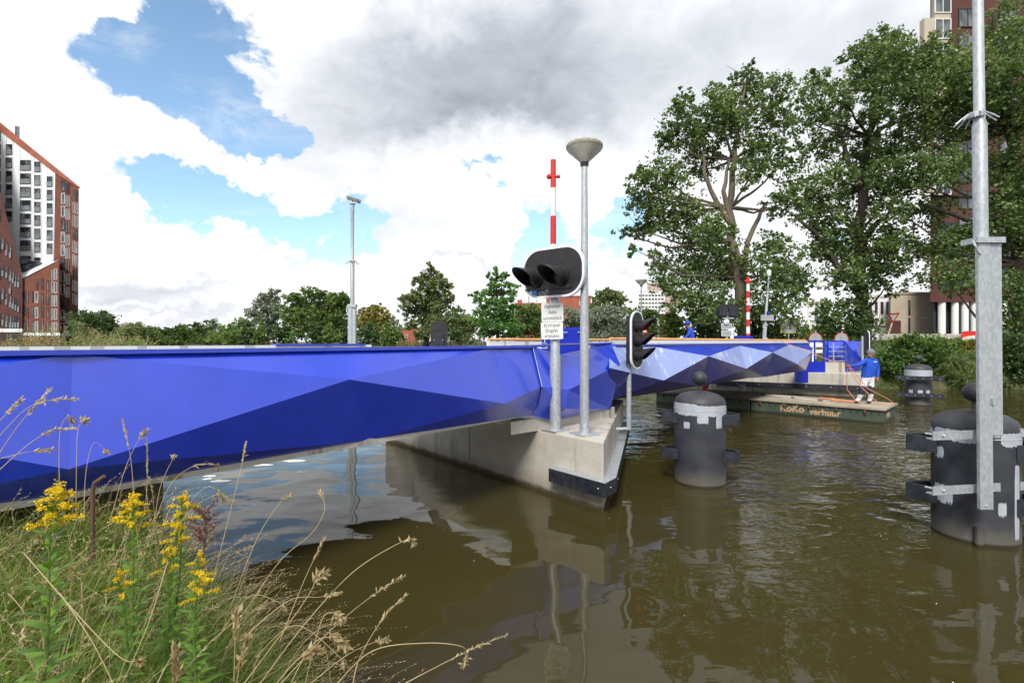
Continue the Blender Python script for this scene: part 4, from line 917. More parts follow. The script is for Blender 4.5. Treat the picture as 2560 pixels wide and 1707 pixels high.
b = MB(); hc = wb0+zq(648, 602); b.ball(hc, .118, 0, 16, .9); b.hexa(hc+Vector((-.19, -.07, -.03)), (.10, 0, .03), (0, .14, 0), (0, 0, .015)); b.build('cap', M['cap_blue'], man2)
b = MB(); b.box(wb0+zq(695, 668, -.15), (.08, .01, .03)); b.build('shirt_print', M['white'], man2, smooth=False)
# hoses
hnd = m1+wl+Vector((-.07, 0, 0))
def sag(a, c, s, n=14): return [a.lerp(c, i/n)+Vector((0, 0, -s*4*(i/n)*(1-i/n))) for i in range(n+1)]
ltop = L2.px(1940, 846.5, .0)
hz = [sag(ltop, hnd, .03), [hnd, hnd+Vector((.04, .1, -.3)), hnd+Vector((.08, .15, -.75)), hnd+Vector((.22, .0, -1.05)), hnd+Vector((.4, -.1, -1.2))],
      [hnd, hnd+Vector((.3, -.1, -.6)), hnd+Vector((.8, -.25, -1.15)), hnd+Vector((1.2, -.35, -1.19))],
      [hnd+Vector((.03, 0, .02)), hnd+Vector((.5, -.2, -.7)), hnd+Vector((1.1, -.2, -1.0)), hnd+Vector((1.45, -.1, -1.2))]]
hb = MB(); 
for p in hz: hb.tube(p, .011, 6)
o = hb.build('hose', M['hose']); tag(o, 'orange hose running from the leaf through the worker\'s hand to the deck', 'hose')
# ================================================================ ROAD SIGNS BEYOND THE BRIDGE
def round_sign(u, v, Y, r, lab):
    c = P(u, v, Y); t = thing('road_sign', lab, 'sign', (c.x, Y, 1.6), 'round sign backs by the gates')
    Mx = face_matrix(c, (0, -1, 0)).to_3x3()
    MB().lathe([(r*.93, 0), (r*.93, .015)], c, 28, 0, Mx).build('disc', M['grey_steel'], t)
    MB().lathe([(r*.92, -.01), (r, -.01), (r, .02), (r*.92, .02)], c, 28, 0, Mx, False).build('rim', M['red'], t)
    MB().tube([(c.x, Y-.04, 1.5), (c.x, Y-.04, c.z+r*1.2)], .028, 8).build('post', M['galv'], t)
round_sign(2038, 847, 27, .37, 'round grey sign back with red rim above the open gate'); round_sign(2103, 847, 27, .38, 'round grey sign back with red rim above the barred gate')
c = P(1970, 815, 29); t = thing('road_sign', 'square grey sign back with yellow edge on a thin post', 'sign', (c.x, 29, 1.6))
Mx = face_matrix(c, (0, -1, 0)); M['yellow'] = mat('yellow_edge', (.75, .55, .03), (.7, .5, .03), 5, .5)
board('panel', Mx, .84, .70, .03, .02, M['grey_steel'], t); rim('edge', Mx, .88, .74, .04, .025, -.002, .025, M['yellow'], t); MB().tube([(c.x, 28.95, 1.5), (c.x, 28.95, c.z+.5)], .03, 8).build('post', M['galv'], t)
c = P(2234, 794, 34); t = thing('road_sign', 'white yield triangle with red border on a leaning post', 'sign', (c.x-.9, 34, 2.2))
tri = [Vector((-.41, .30, 0)), Vector((.41, .38, 0)), Vector((-.06, -.36, 0))]; Mx = face_matrix(c, (0, -1, 0))
MB().prism([Mx @ p for p in tri], (0, .02, 0)).build('red_triangle', M['red'], t, smooth=False)
MB().prism([Mx @ (p*.64+Vector((.0, .035, .004))) for p in tri], (0, -.004, 0)).build('white_field', M['sign_white'], t, smooth=False)
MB().tube([c+Vector((-.06, .05, -.3)), c+Vector((-.62, .05, -1.95))], .045, 8).build('post', M['white'], t)
c = P(1605, 820, 33); t = thing('road_sign', 'small warning triangle on the lamp post behind the channel signal', 'sign', (c.x, 32.8, 1.5))
MB().prism([c+Vector((-.35, -.25, -.3)), c+Vector((.35, -.25, -.3)), c+Vector((0, -.25, .33))], (0, .02, 0)).build('red_triangle', M['red'], t, smooth=False)
MB().prism([c+Vector((-.24, -.255, -.24)), c+Vector((.24, -.255, -.24)), c+Vector((0, -.255, .2))], (0, .004, 0)).build('white_field', M['sign_white'], t, smooth=False)
# ================================================================ BUILDINGS
M['brick'] = mat('red_brown_brick', (.19, .062, .038), (.13, .045, .03), .35, .85, bump=.1)
M['brick_dark'] = mat('dark_and_shaded_brick', (.105, .034, .028), (.072, .024, .021), .5, .85)  # dark red brick; its tone also stands in for shade on the left-edge block
M['brick_red'] = mat('orange_red_brick', (.36, .11, .07), (.29, .085, .055), .5, .85)
M['panel'] = mat('white_facade_panel', (.78, .81, .82), (.72, .76, .77), .2, .5)
M['beige'] = mat('beige_brick', (.46, .40, .32), (.40, .345, .27), .5, .85)
M['render_w'] = mat('white_render', (.74, .75, .75), (.66, .67, .68), .4, .7)
M['pinkish'] = mat('pink_concrete', (.50, .36, .32), (.44, .31, .28), .3, .8)
M['frame_dark'] = mat('dark_window_frame', (.03, .032, .035), (.04, .042, .045), 2, .5)
M['frame_white'] = mat('white_window_frame', (.72, .73, .73), (.66, .67, .67), 2, .5)
M['balustrade'] = mat('grey_balustrade_glass', (.16, .18, .20), (.22, .24, .26), 1.5, .25)
def glass():
    m = bpy.data.materials.new('window_glass'); m.use_nodes = True; g = NG(m.node_tree); b = g.n['Principled BSDF']
    o = g.new('ShaderNodeNewGeometry').outputs['Position']
    f = g.smooth(g.noise(g.scale(o, (1, 1, .6)), .45, 2), .45, .6)
    g.set(b.inputs['Base Color'], g.mix(f, (.022, .026, .034), (.15, .16, .17))); b.inputs['Roughness'].default_value = .08; b.inputs['Specular IOR Level'].default_value = .9; return m
M['glass'] = glass()
def fwin(par, c, w_, h, frame, rail=False, bars=1, nrm=(0, -1, 0)):
    """window: frame ring standing proud of the wall, pane inside, optional rail"""
    Mx = face_matrix(c, nrm); b = MB(); f = min(.09, w_*.12)
    def bx(x, y, z, sx, sy, sz, mi): b.box(Mx @ Vector((x, y, z)), (sx, sy, sz), 0, mi, Mx.to_3x3())
    bx(0, 0, .02, w_-f, h-f, .04, 1)
    for s in (-1, 1): bx(s*(w_-f)/2, 0, .05, f, h, .1, 0); bx(0, s*(h-f)/2, .05, w_-2*f, f, .1, 0)
    for k in range(1, bars): bx(-w_/2+w_*k/bars, 0, .05, f*.7, h-2*f, .09, 0)
    if rail: bx(0, -h*.24, .17, w_, h*.46, .03, 2)
    return b.build('window', [M[frame], M['glass'], M['balustrade']], par, smooth=False)
def zone(u, v, Y): return P(u, v, Y)
# ---- brick tower with white inset, far left
Y = 111; z1 = lambda x, y, dY=0: P(x*.3954, 280+y*.3954, Y+dY)
tw = thing('apartment_tower', 'tall brick tower with slanted roof and white panelled facade by the canal', 'building', (z1(200, 0).x, Y, 1.5))
wl_ = MB(); pts = [z1(-420, -275), z1(500, 470), z1(494, 1490), z1(-420, 1490)]; wl_.prism(pts, (-23, 22, 0)); wl_.build('brick_wall', M['brick'], tw, smooth=False)
wp_ = MB(); wp_.prism([z1(x, y, -.12) for x, y in ((-420, -225), (0, 115), (350, 380), (340, 955), (-420, 955))], (0, .12, 0)); wp_.build('white_facade', M['panel'], tw, smooth=False)
b = MB(); b.prism([z1(x, y, -.3) for x, y in ((-420, -275), (500, 470), (500, 478), (352, 385), (0, 118), (-420, -222))], (0, .3, 0)); b.build('roof_coping', M['brick_red'], tw, smooth=False)
gr_ = MB()
for x in (42, 82, 128, 202, 216, 262, 298, 338):
    top = 115+(380-115)*x/350; p, q = z1(x, 950, -.124), z1(x, max(top, 130)+6, -.124); gr_.hexa(p, (.06, 0, 0), (0, -.03, 0), (0, 0, q.z-p.z))
gr_.build('panel_joint', M['grey_steel'], tw, smooth=False)
for c0, c1, y0, bars in ((-16, 6, 150, 1), (40, 78, 235, 1), (130, 196, 335, 2), (221, 257, 345, 1), (299, 333, 438, 1)):
    k = 0
    while True:
        yc = y0+84.5*k; k += 1
        if yc > 940 or (c1 < 80 and yc > 690): break
        hh = 66 if yc < 900 else 40
        p, q = z1(c0, yc+hh/2, -.12), z1(c1, yc-hh/2, -.12); fwin(tw, (p+q)/2, q.x-p.x, q.z-p.z, 'frame_dark', True, bars)
for x0, x1, y0, n in ((390, 413, 462, 12), (419, 428, 480, 12), (434, 444, 480, 12), (465, 476, 520, 12), (483, 493, 528, 12)):
    for k in range(n):
        yc = y0+82*k; p, q = z1(x0-yc*.006+3, yc+33, 0), z1(x1-yc*.006+3, yc-33, 0); fwin(tw, (p+q)/2, q.x-p.x, q.z-p.z, 'frame_white' if k % 3 else 'frame_dark', False)
b = MB(); p, q = z1(100, 150, 6), z1(122, 90, 6); b.lathe([((q.x-p.x)/2, p.z-8), ((q.x-p.x)/2, q.z)], ((p.x+q.x)/2, Y+6, 0), 12); b.build('roof_flue', M['grey_steel'], tw)
wg = MB(); wing = [(140, 1058), (374, 936), (376, 1490), (140, 1490)]; wg.prism([z1(x, y, -4) for x, y in wing], (-3.4, 4, 0)); wg.build('brick_wing', M['brick'], tw, smooth=False)
rf = MB(); rf.poly([z1(140, 1050, -4.05), z1(374, 930, -4.05), z1(345, 942, -.2), z1(120, 942, -.2)]); rf.build('wing_roof', M['panel'], tw, smooth=False)
rf = MB(); rf.poly([z1(140, 1012, -3.1), z1(268, 948, -1.0), z1(250, 940, -.25), z1(122, 940, -.25)]); rf.build('roof_glazing', M['glass'], tw, smooth=False)
for x0, x1, ys in ((150, 161, (1165, 1250, 1345)), (171, 182, (1165, 1265, 1355)), (205, 215, (1165, 1260, 1350)), (224, 244, (1168, 1265, 1355)), (234, 243, (1085,)), (265, 277, (1083, 1175, 1262, 1350)), (298, 311, (1093, 1180, 1265, 1355)),
                   (330, 341, (1030, 1105, 1190, 1275, 1360)), (347, 364, (1022, 1108, 1190, 1275, 1360))):
    for yc in ys: p, q = z1(x0, yc+34, -4), z1(x1, yc-34, -4); fwin(tw, (p+q)/2, q.x-p.x, q.z-p.z, 'frame_white' if x0 in (224, 347, 330) else 'frame_dark', False)
b = MB(); p, q = z1(140, 1410, -4.15), z1(378, 1392, -4.15); b.hexa(p, (q.x-p.x, 0, 0), (0, .15, 0), (0, 0, q.z-p.z)); p, q = z1(378, 1412, -.15), z1(492, 1396, -.15); b.hexa(p, (q.x-p.x, 0, 0), (0, .15, 0), (0, 0, q.z-p.z)); b.build('white_band', M['panel'], tw, smooth=False)
# ---- nearer brick block at the left edge
Y = 106.6; z1b = lambda x, y, dY=0: P(x*.3954, 280+y*.3954, Y+dY)
bk2 = thing('apartment_block', 'shaded brick block with steep slanted roofline cut by the left frame edge', 'building', (z1b(60, 0).x, Y, 1.5))
b = MB(); b.prism([z1b(x, y) for x, y in ((-400, -900), (2, 500), (144, 1042), (140, 1490), (-400, 1490))], (-3.6, 3.2, 0)); b.build('brick_wall', M['brick_dark'], bk2, smooth=False)  # darker than the tower wall: this face's shade is put into the brick colour
for x0, x1, ys in ((-6, 6, (650, 850, 1020, 1170, 1310)), (16, 28, (830, 1000, 1145, 1310)), (40, 52, (870, 1010, 1180, 1320)), (63, 76, (885, 1030, 1195, 1325)), (62, 74, (1110,)), (80, 92, (1045, 1205, 1325)), (98, 108, (1065, 1215, 1325)), (114, 127, (1070, 1225, 1325))):
    for yc in ys: p, q = z1b(x0, yc+38), z1b(x1, yc-38); fwin(bk2, (p+q)/2, q.x-p.x, q.z-p.z, 'frame_dark', True)
b = MB(); p, q = z1b(-60, 1388, -.15), z1b(141, 1366, -.15); b.hexa(p, (q.x-p.x, 0, 0), (0, .15, 0), (0, 0, q.z-p.z)); b.build('white_band', M['panel'], bk2, smooth=False)
for x0, x1 in ((14, 26), (42, 54), (66, 78), (92, 104), (118, 130)):
    p, q = z1b(x0, 1450), z1b(x1, 1395); fwin(bk2, (p+q)/2, q.x-p.x, q.z-p.z, 'frame_dark')
def block(name, label, cat, u0, v0, u1, Y, dep, wall, wins=(), roof=None, zb=1.0, frame='frame_white', group=None):
    p, q = P(u0, v0, Y), P(u1, v0, Y); t = thing(name, label, cat, ((p.x+q.x)/2, Y, zb), group); sh = dep*(((u0 if u0 > U0 else u1)-U0)/F)*1.12
    b = MB(); b.hexa(Vector((p.x, Y, zb)), (q.x-p.x, 0, 0), (sh, dep, 0), (0, 0, p.z-zb)); b.build('wall', M[wall], t, smooth=False)
    b = MB(); b.hexa(Vector((p.x-.1, Y-.1, p.z)), (q.x-p.x+.2, 0, 0), (sh, dep+.2, 0), (0, 0, .25)); b.build('roof', M[roof or wall], t, smooth=False)
    for x0, y0, x1, y1, bars in wins:
        a_, c = P(x0, y1, Y), P(x1, y0, Y); fwin(t, (a_+c)/2, c.x-a_.x, c.z-a_.z, frame, False, bars)
    return t
def rows(us, wd, vs, ht, bars=1): return [(u-wd/2, v-ht/2, u+wd/2, v+ht/2, bars) for u in us for v in vs]
# ---- red brick houses behind the middle trees
t = block('brick_house', 'red brick block with flat roof behind the twin-lamp signal', 'building', 1366, 741, 1477, 90, 12, 'brick_red', [(1448, 752, 1458, 762, 1), (1396, 756, 1404, 768, 1)])
t = block('brick_house', 'low red brick house with chimney between pin oak and sign plates', 'building', 1288, 759, 1366, 92, 12, 'brick_red', [(1306, 773, 1316, 782, 1), (1335, 774, 1345, 783, 1)])
p = P(1299, 752, 92); b = MB(); b.hexa(Vector((p.x-.4, 93, p.z-1.5)), (.9, 0, 0), (0, .9, 0), (0, 0, 1.9)); b.build('chimney', M['brick_red'], t, smooth=False)
p = P(1322, 742, 94); b = MB(); b.tube([(p.x, 94, p.z-1.4), (p.x, 94, p.z+.3)], .05, 6)
for k in range(4): b.tube([(p.x-.45+.06*k, 94, p.z-.9+.3*k), (p.x+.45-.06*k, 94, p.z-.9+.3*k)], .03, 5)
b.build('aerial', M['frame_dark'], t)
block('brick_house', 'orange brick house with white windows glimpsed below the conical tree', 'building', 985, 820, 1048, 85, 12, 'brick_red', [(998, 824, 1006, 833, 1), (999, 836, 1006, 846, 1), (1013, 835, 1020, 843, 1), (1034, 826, 1044, 832, 1)])
# ---- far white and pink flats
block('tower_block', 'distant white high-rise flats behind the slim lamp post', 'building', 1594, 727, 1662, 210, 20, 'render_w', rows([1600+i*8 for i in range(8)], 5.4, [737+i*9.5 for i in range(8)], 4, 1), zb=1, frame='frame_dark')
block('tower_block', 'distant pink flats partly hidden by the first poplar', 'building', 1618, 708, 1690, 240, 20, 'pinkish', rows([1655+i*10 for i in range(4)], 4.5, [718+i*10.5 for i in range(9)], 5, 1), zb=1)
t = block('brick_wall_house', 'low red brick wall house beside the low lamp post', 'building', 1648, 790, 1690, 48, 4, 'brick_dark', [(1656, 800, 1662, 808, 1)])
# ---- white and beige houses on the right bank
block('town_house', 'white rendered house with tall green doors seen between the two poplars', 'building', 2016, 757, 2066, 62, 9, 'render_w', [(2034, 766, 2045, 800, 1), (2048, 766, 2056, 800, 1), (2030, 815, 2044, 842, 2)], 'beige', zb=1.5)
t = block('town_house', 'white house front with glazed bays right of the ivy-clad poplar', 'building', 2166, 741, 2230, 58, 9, 'render_w', [(2168, 752, 2180, 790, 1), (2184, 752, 2194, 786, 1), (2198, 752, 2209, 786, 1), (2212, 752, 2222, 786, 1), (2184, 797, 2194, 816, 1), (2198, 797, 2209, 816, 1), (2212, 797, 2222, 816, 1)], zb=2)
b = MB(); p, q = P(2182, 812, 57.6), P(2230, 811, 57.6); b.hexa(p, (q.x-p.x, 0, 0), (0, .05, 0), (0, 0, .08)); b.hexa(p-Vector((0, 0, .5)), (q.x-p.x, 0, 0), (0, .05, 0), (0, 0, .05)); b.build('balcony_rail', M['white'], t, smooth=False)
t = block('town_house', 'windowless beige brick house with narrow slots below the poplars', 'building', 2226, 734, 2334, 56, 14, 'beige', [(2270, 749, 2274, 786, 1), (2270, 793, 2274, 832, 1)], zb=2, frame='frame_dark')
b = MB(); p, q = P(2218, 840, 55.8), P(2252, 800, 55.8); b.hexa(p, (q.x-p.x, 0, 0), (0, .2, 0), (0, 0, q.z-p.z)); b.build('brick_garden_wall', M['brick_dark'], t, smooth=False)
# quay wall, parked things and street furniture there
o = MB(); p, q = P(2205, 840, 50), P(2700, 833, 50); o.hexa(Vector((p.x, 50, 2.0)), (q.x-p.x, 0, 0), (0, .4, 0), (0, 0, q.z-2)); o = o.build('garden_wall', M['concrete_new'], None, smooth=False); tag(o, 'low pale grey wall in front of the beige house and tower', 'wall')
b = MB(); p = P(2295, 810, 50.5); t = thing('street_lamp', 'thin black street lamp with flat head against the beige house', 'street lamp', (p.x, 50.5, 2.2)); b.tube([(p.x, 50.5, 2.2), (p.x, 50.5, P(0, 795, 50.5).z)], .05, 8); b.build('pole', M['frame_dark'], t)
b = MB(); b.box((p.x+.35, 50.5, P(0, 794, 50.5).z), (.95, .2, .08)); b.build('lamp_head', M['frame_dark'], t, smooth=False)
c = P(2424, 834, 48); t = thing('site_container', 'red topped white skip parked in front of the columned ground floor', 'skip', (c.x, 48, 2.6))
b = MB(); b.prism([P(2403, 844, 48), P(2404, 829, 48), P(2412, 826, 48), P(2442, 826, 48), P(2442, 844, 48)], (1.45, 1.6, 0)); b.build('red_body', M['red'], t, smooth=False)
b = MB(); b.prism([P(2400, 849, 47.9), P(2412, 840, 47.9), P(2446, 836, 47.9), P(2446, 850, 47.9)], (1.1, 1.2, 0)); b.build('white_lid', M['white'], t, smooth=False)
p = P(2380, 845, 49); t = thing('railing', 'white low railing along the street right of the yield sign', 'railing', (p.x, 49, 2.4))
b = MB()
for v in (835, 842): b.tube([P(2355, v, 49), P(2402, v, 49)], .03, 6)
b.build('rail', M['white'], t)
for u in (2357, 2372, 2387, 2401): b = MB(); b.tube([P(u, 850, 49), P(u, 834, 49)], .03, 6); b.build('post', M['white'], t)
# ---- dark brick tower on the right
Y = 52; z6 = lambda x, y, dY=0: P(2200+x*.549, y*.549, Y+dY)
rt = thing('apartment_tower', 'dark red brick and beige high-rise on round columns behind the right trees', 'building', (z6(400, 0).x, Y, 2.3))
b = MB(); b.hexa(z6(228, 1372), (z6(900, 0).x-z6(228, 0).x, 0, 0), (15.5, 16, 0), (0, 0, z6(0, -300).z-z6(0, 1372).z)); b.build('brick_wall', M['brick_dark'], rt, smooth=False)
b = MB(); b.hexa(z6(201, 872, -.6), (z6(322, 0).x-z6(201, 0).x, 0, 0), (0, .6, 0), (0, 0, z6(0, 90).z-z6(0, 872).z)); b.hexa(z6(248, 90, -.4), (z6(322, 0).x-z6(248, 0).x, 0, 0), (0, .4, 0), (0, 0, z6(0, -300).z-z6(0, 90).z)); b.build('beige_bay', M['beige'], rt, smooth=False)
for k in range(-1, 7):
    yc = 132+118*k; p, q = z6(246, yc+46, -.6 if k >= 0 else -.4), z6(321, yc-46, -.6 if k >= 0 else -.4); fwin(rt, (p+q)/2, q.x-p.x, q.z-p.z, 'frame_white', False, 2)
for k in range(0, 11):
    yc = 78+118*k; p, q = z6(355, yc+46), z6(440, yc-40); fwin(rt, (p+q)/2, q.x-p.x, q.z-p.z, 'frame_dark', False, 2)
    p, q = z6(540, yc+46), z6(625, yc-40); fwin(rt, (p+q)/2, q.x-p.x, q.z-p.z, 'frame_dark', False, 2)
for k in range(3): yc = 1050+118*k; p, q = z6(272, yc+40), z6(345, yc-40); fwin(rt, (p+q)/2, q.x-p.x, q.z-p.z, 'frame_dark', False, 2)
b = MB(); b.hexa(z6(245, 1540, .9), (z6(800, 0).x-z6(245, 0).x, 0, 0), (9.6, 10, 0), (0, 0, z6(0, 1372).z-z6(0, 1540).z)); b.build('ground_floor_glazing', M['glass'], rt, smooth=False)
for x in (281, 340, 385, 428, 500, 560):
    p = z6(x, 1540, .4); b = MB(); b.lathe([(.32, p.z), (.32, z6(0, 1372).z)], (p.x, p.y, 0), 16); b.build('column', M['render_w'], rt)
for x in (246, 318, 400, 470): p = z6(x, 1540, .85); b = MB(); b.hexa(p, (.14, 0, 0), (0, .08, 0), (0, 0, z6(0, 1372).z-p.z)); b.build('mullion', M['frame_dark'], rt, smooth=False)
# ---- very far things along the canal
block('tower_block', 'far pinkish block with mast on the skyline over the left bushes', 'building', 308, 806, 328, 300, 20, 'pinkish', [(311, 812, 316, 816, 1), (320, 812, 325, 816, 1)])
block('tower_block', 'far grey slab of flats on the skyline left of the canal', 'building', 352, 812, 401, 330, 20, 'render_w', rows([357+i*8 for i in range(6)], 5, [816, 821], 2.4), frame='frame_dark')
t = block('boathouse', 'tiny white house by the far end of the canal', 'building', 498, 843, 516, 190, 8, 'render_w', [(501, 847, 504, 851, 1), (508, 847, 512, 851, 1)], 'grey_steel', zb=.6)
block('bungalow', 'low orange-roofed house behind the clipped hedge', 'building', 245, 848, 285, 105, 8, 'brick_red', [(266, 850, 270, 854, 1)], 'brick_red')
q = onz(470, 858.5, .05); t = thing('boat', 'tiny boat with a person far up the canal', 'boat', (q.x, q.y, 0))
s_ = 2.2; b = MB(); b.prism([q+Vector((-s_, 0, .7)), q+Vector((-s_*.8, 0, 0)), q+Vector((s_*.9, 0, 0)), q+Vector((s_*1.3, 0, .8))], (0, 1.2, 0)); b.build('hull', M['render_w'], t, smooth=False)
b = MB(); b.lathe([(.4, .6), (.5, 1.4), (.2, 1.8), (.3, 2.1), (.01, 2.4)], q+Vector((.3, .5, 0)), 8); b.build('boater', M['red'], t)
p = P(582, 850, 80); t = thing('channel_marker', 'small white T-shaped marker post on the far bank', 'marker post', (p.x, 80, .5)); b = MB(); b.tube([(p.x, 80, .3), (p.x, 80, P(0, 832, 80).z)], .09, 8); b.build('post', M['white'], t)
b = MB(); b.box((p.x+.15, 80, P(0, 832, 80).z), (.85, .08, .12)); b.build('crossbar', M['white'], t, smooth=False)
# ================================================================ TREES
LM = {}
LM['poplar'] = leafmat('poplar_leaves', [(0, (0.048, 0.080, 0.025)), (.35, (0.089, 0.144, 0.045)), (.7, (0.160, 0.227, 0.076)), (.93, (0.266, 0.335, 0.131)), (1, (0.429, 0.442, 0.252))], .3, .45, .35)
LM['dark'] = leafmat('dark_leaves', [(0, (0.034, 0.055, 0.022)), (.5, (0.065, 0.112, 0.036)), (1, (0.131, 0.194, 0.065))], .25, .5, .4)
LM['mid'] = leafmat('green_leaves', [(0, (0.060, 0.105, 0.029)), (.5, (0.126, 0.198, 0.052)), (1, (0.229, 0.312, 0.085))], .35, .5, .4)
LM['bright'] = leafmat('bright_leaves', [(0, (0.048, 0.123, 0.033)), (.5, (0.107, 0.238, 0.061)), (1, (0.194, 0.370, 0.100))], .4, .5, .5)
LM['olive'] = leafmat('olive_leaves', [(0, (0.066, 0.108, 0.031)), (.5, (0.143, 0.193, 0.063)), (1, (0.250, 0.300, 0.112))], .3, .55, .4)
LM['grey'] = leafmat('grey_willow_leaves', [(0, (0.107, 0.139, 0.103)), (.5, (0.203, 0.248, 0.184)), (1, (0.355, 0.390, 0.306))], .3, .55, .5)
LM['yellow'] = leafmat('yellowing_leaves', [(0, (0.104, 0.114, 0.026)), (.5, (0.252, 0.229, 0.048)), (1, (0.463, 0.347, 0.066))], .35, .55, .3)
LM['bramble'] = leafmat('bramble_leaves', [(0, (0.032, 0.064, 0.018)), (.45, (0.079, 0.144, 0.033)), (.85, (0.150, 0.240, 0.055)), (1, (0.247, 0.352, 0.110))], .35, .4, .9)
M['bark'] = mat('furrowed_bark', (.085, .068, .052), (.045, .036, .028), 3, .95, bump=.6, stretch=(3, 3, .5))
M['bark_pale'] = mat('pale_bark', (.17, .14, .105), (.10, .08, .06), 3, .9, bump=.4, stretch=(3, 3, .5))
DENS = 2.1
def leaves(lobes, size, cover, cap=60000, spread=.30, elong=1.0):
    """lobes: list of (centre, (rx,ry,rz)); leaf diamonds in twig clusters through the outer part of each lobe"""
    C, S_ = [], []
    area = [r[0]*r[2]*math.pi for c, r in lobes]; tot = sum(area)
    n = min(cap, int(cover*DENS*tot/(size*size*.5)))
    for (c, r), a in zip(lobes, area):
        k = max(12, int(n*a/tot)); m = max(8, int(k/20))
        d = rng.normal(size=(m, 3)); d /= np.linalg.norm(d, axis=1, keepdims=True); rad = rng.uniform(.12, 1.3, (m, 1))**.6
        cc = np.array(c)+d*rad*np.array(r); rr = spread*np.mean(r)*rng.uniform(.4, 1.3, (m, 1))
        idx = rng.integers(0, m, k); g_ = rng.normal(size=(k, 3))*.55
        C.append(cc[idx]+g_*rr[idx]*np.array([1, 1, .8]))
    C = np.concatenate(C); n = len(C)
    nr = rng.normal(size=(n, 3)); nr[:, 2] = np.abs(nr[:, 2])*.9+.15; nr /= np.linalg.norm(nr, axis=1, keepdims=True)
    t = rng.normal(size=(n, 3)); t -= nr*np.sum(t*nr, 1, keepdims=True); t /= np.linalg.norm(t, axis=1, keepdims=True); b = np.cross(nr, t)
    s = size*rng.uniform(.6, 1.35, (n, 1)); V = np.stack([C-t*s*elong*.6, C+b*s*.42/elong, C+t*s*elong*.6, C-b*s*.42/elong], 1).reshape(-1, 3)
    return V, np.arange(n*4).reshape(-1, 4)
def limb(b, pts, r0, r1, n=7):
    pts = [Vector(p) for p in pts]
    out = []
    for i in range(len(pts)-1):
        for k in range(4): out.append(pts[i].lerp(pts[i+1], k/4))
    out.append(pts[-1]); m = len(out)
    for i in range(1, m-1): out[i] = out[i]+Vector(rng.normal(size=3)*.05*(r0*3))
    b.tube(out, [r0+(r1-r0)*i/(m-1) for i in range(m)], n)
def tree(name, label, cat, Y, conv, lobes, leaf, size, cover=2.6, trunk=None, limbs=(), r=.3, dyj=.5, group=None, zb=1.5, sc_=1.1, cap=60000, spread=.30, twigs=True, bark='bark', elong=1.0, foliage='crown', stem='trunk'):
    """lobes in picture units of one zoom view; conv turns them into photo pixels; every lobe gets a depth of its own around Y"""
    L = []; ox, oy, k = conv; mr = np.mean([l[2] for l in lobes])*k/F*Y
    for l in lobes:
        x, y, rx, ry = l[:4]; dy = l[4] if len(l) > 4 else rng.uniform(-1, 1)*dyj*mr*2.2
        c = P(ox+x*k, oy+y*k, Y+dy); f = k/F*(Y+dy)*sc_
        L.append((c, (rx*f, max(rx, ry)*f, ry*f)))
    if trunk is None: lo = min(L, key=lambda q: q[0].z); tp = [Vector((np.mean([c.x for c, _ in L]), Y, zb)), sum((c for c, _ in L), Vector())/len(L)]
    else: tp = [P(ox+x*k, oy+y*k, Y) for x, y in trunk]
    base = Vector((tp[0].x, Y, zb)); tp[0] = base+Vector((0, 0, -.3))
    t = thing(name, label, cat, base, group)
    b = MB(); limb(b, tp, r, r*.25, 10)
    for ch in limbs: limb(b, [P(ox+q[0]*k, oy+q[1]*k, Y+(q[2] if len(q) > 2 else 0)) for q in ch], r*.5, r*.16, 8)
    if twigs:
        for c, rr in L:
            j = min(range(len(tp)), key=lambda i: (tp[i]-c).length+(3 if tp[i].z > c.z else 0)); a = tp[j]; mid = a.lerp(c, .55)+Vector((0, 0, -.1*(c-a).length))
            limb(b, [a, mid, c], r*.26, r*.05, 5)
            for q in range(3):
                e = c+Vector(rng.normal(size=3))*np.mean(rr)*.55; limb(b, [c, e], r*.07, r*.02, 4)
    b.build(stem, M[bark], t)
    V, Fq = leaves(L, size, cover, cap, spread, elong); bulk(foliage, V, Fq, LM[leaf], None, t)
    return t
C6 = (1500, 80, .4976)
tree('poplar_tree', 'first big poplar with spreading crown, left of the red and white boom', 'tree', 31, C6,
     [(740, 225, 50, 60), (760, 310, 80, 70), (620, 300, 70, 60), (600, 390, 90, 80), (410, 350, 50, 60), (420, 450, 90, 80), (880, 300, 70, 80), (330, 540, 55, 60), (480, 540, 110, 90), (680, 470, 120, 90), (890, 450, 85, 90), (800, 600, 90, 70),
      (210, 740, 65, 70), (300, 720, 90, 80), (250, 870, 95, 90), (380, 850, 100, 90), (200, 990, 75, 40), (110, 1010, 40, 22), (290, 960, 80, 60), (500, 680, 100, 60), (760, 700, 90, 70), (920, 640, 80, 80), (470, 960, 110, 100), (560, 1000, 90, 90), (175, 1090, 40, 30),
      (290, 1130, 50, 60), (340, 1240, 80, 80), (450, 1140, 100, 90), (530, 1230, 100, 90), (650, 1130, 90, 90), (860, 1080, 90, 60), (960, 1170, 90, 80), (840, 1200, 90, 90), (960, 850, 80, 80), (870, 880, 50, 50), (560, 1340, 110, 80), (400, 1350, 100, 60), (880, 1340, 130, 80), (990, 1290, 70, 60), (600, 1420, 120, 60), (840, 1440, 140, 60)],
     'poplar', .165, 1.9, [(735, 1570), (715, 1400), (690, 1230), (660, 1050), (650, 880), (670, 640), (690, 420)], [[(715, 1300), (740, 1050), (810, 900), (830, 860)], [(670, 980), (590, 860), (530, 720), (520, 600)], [(670, 980), (620, 800), (660, 600)], [(690, 1230), (600, 1130), (500, 1050)]], .42, .9, 'tall poplars on the far bank', 1.6, 1.12, 120000, .27, bark='bark_pale')
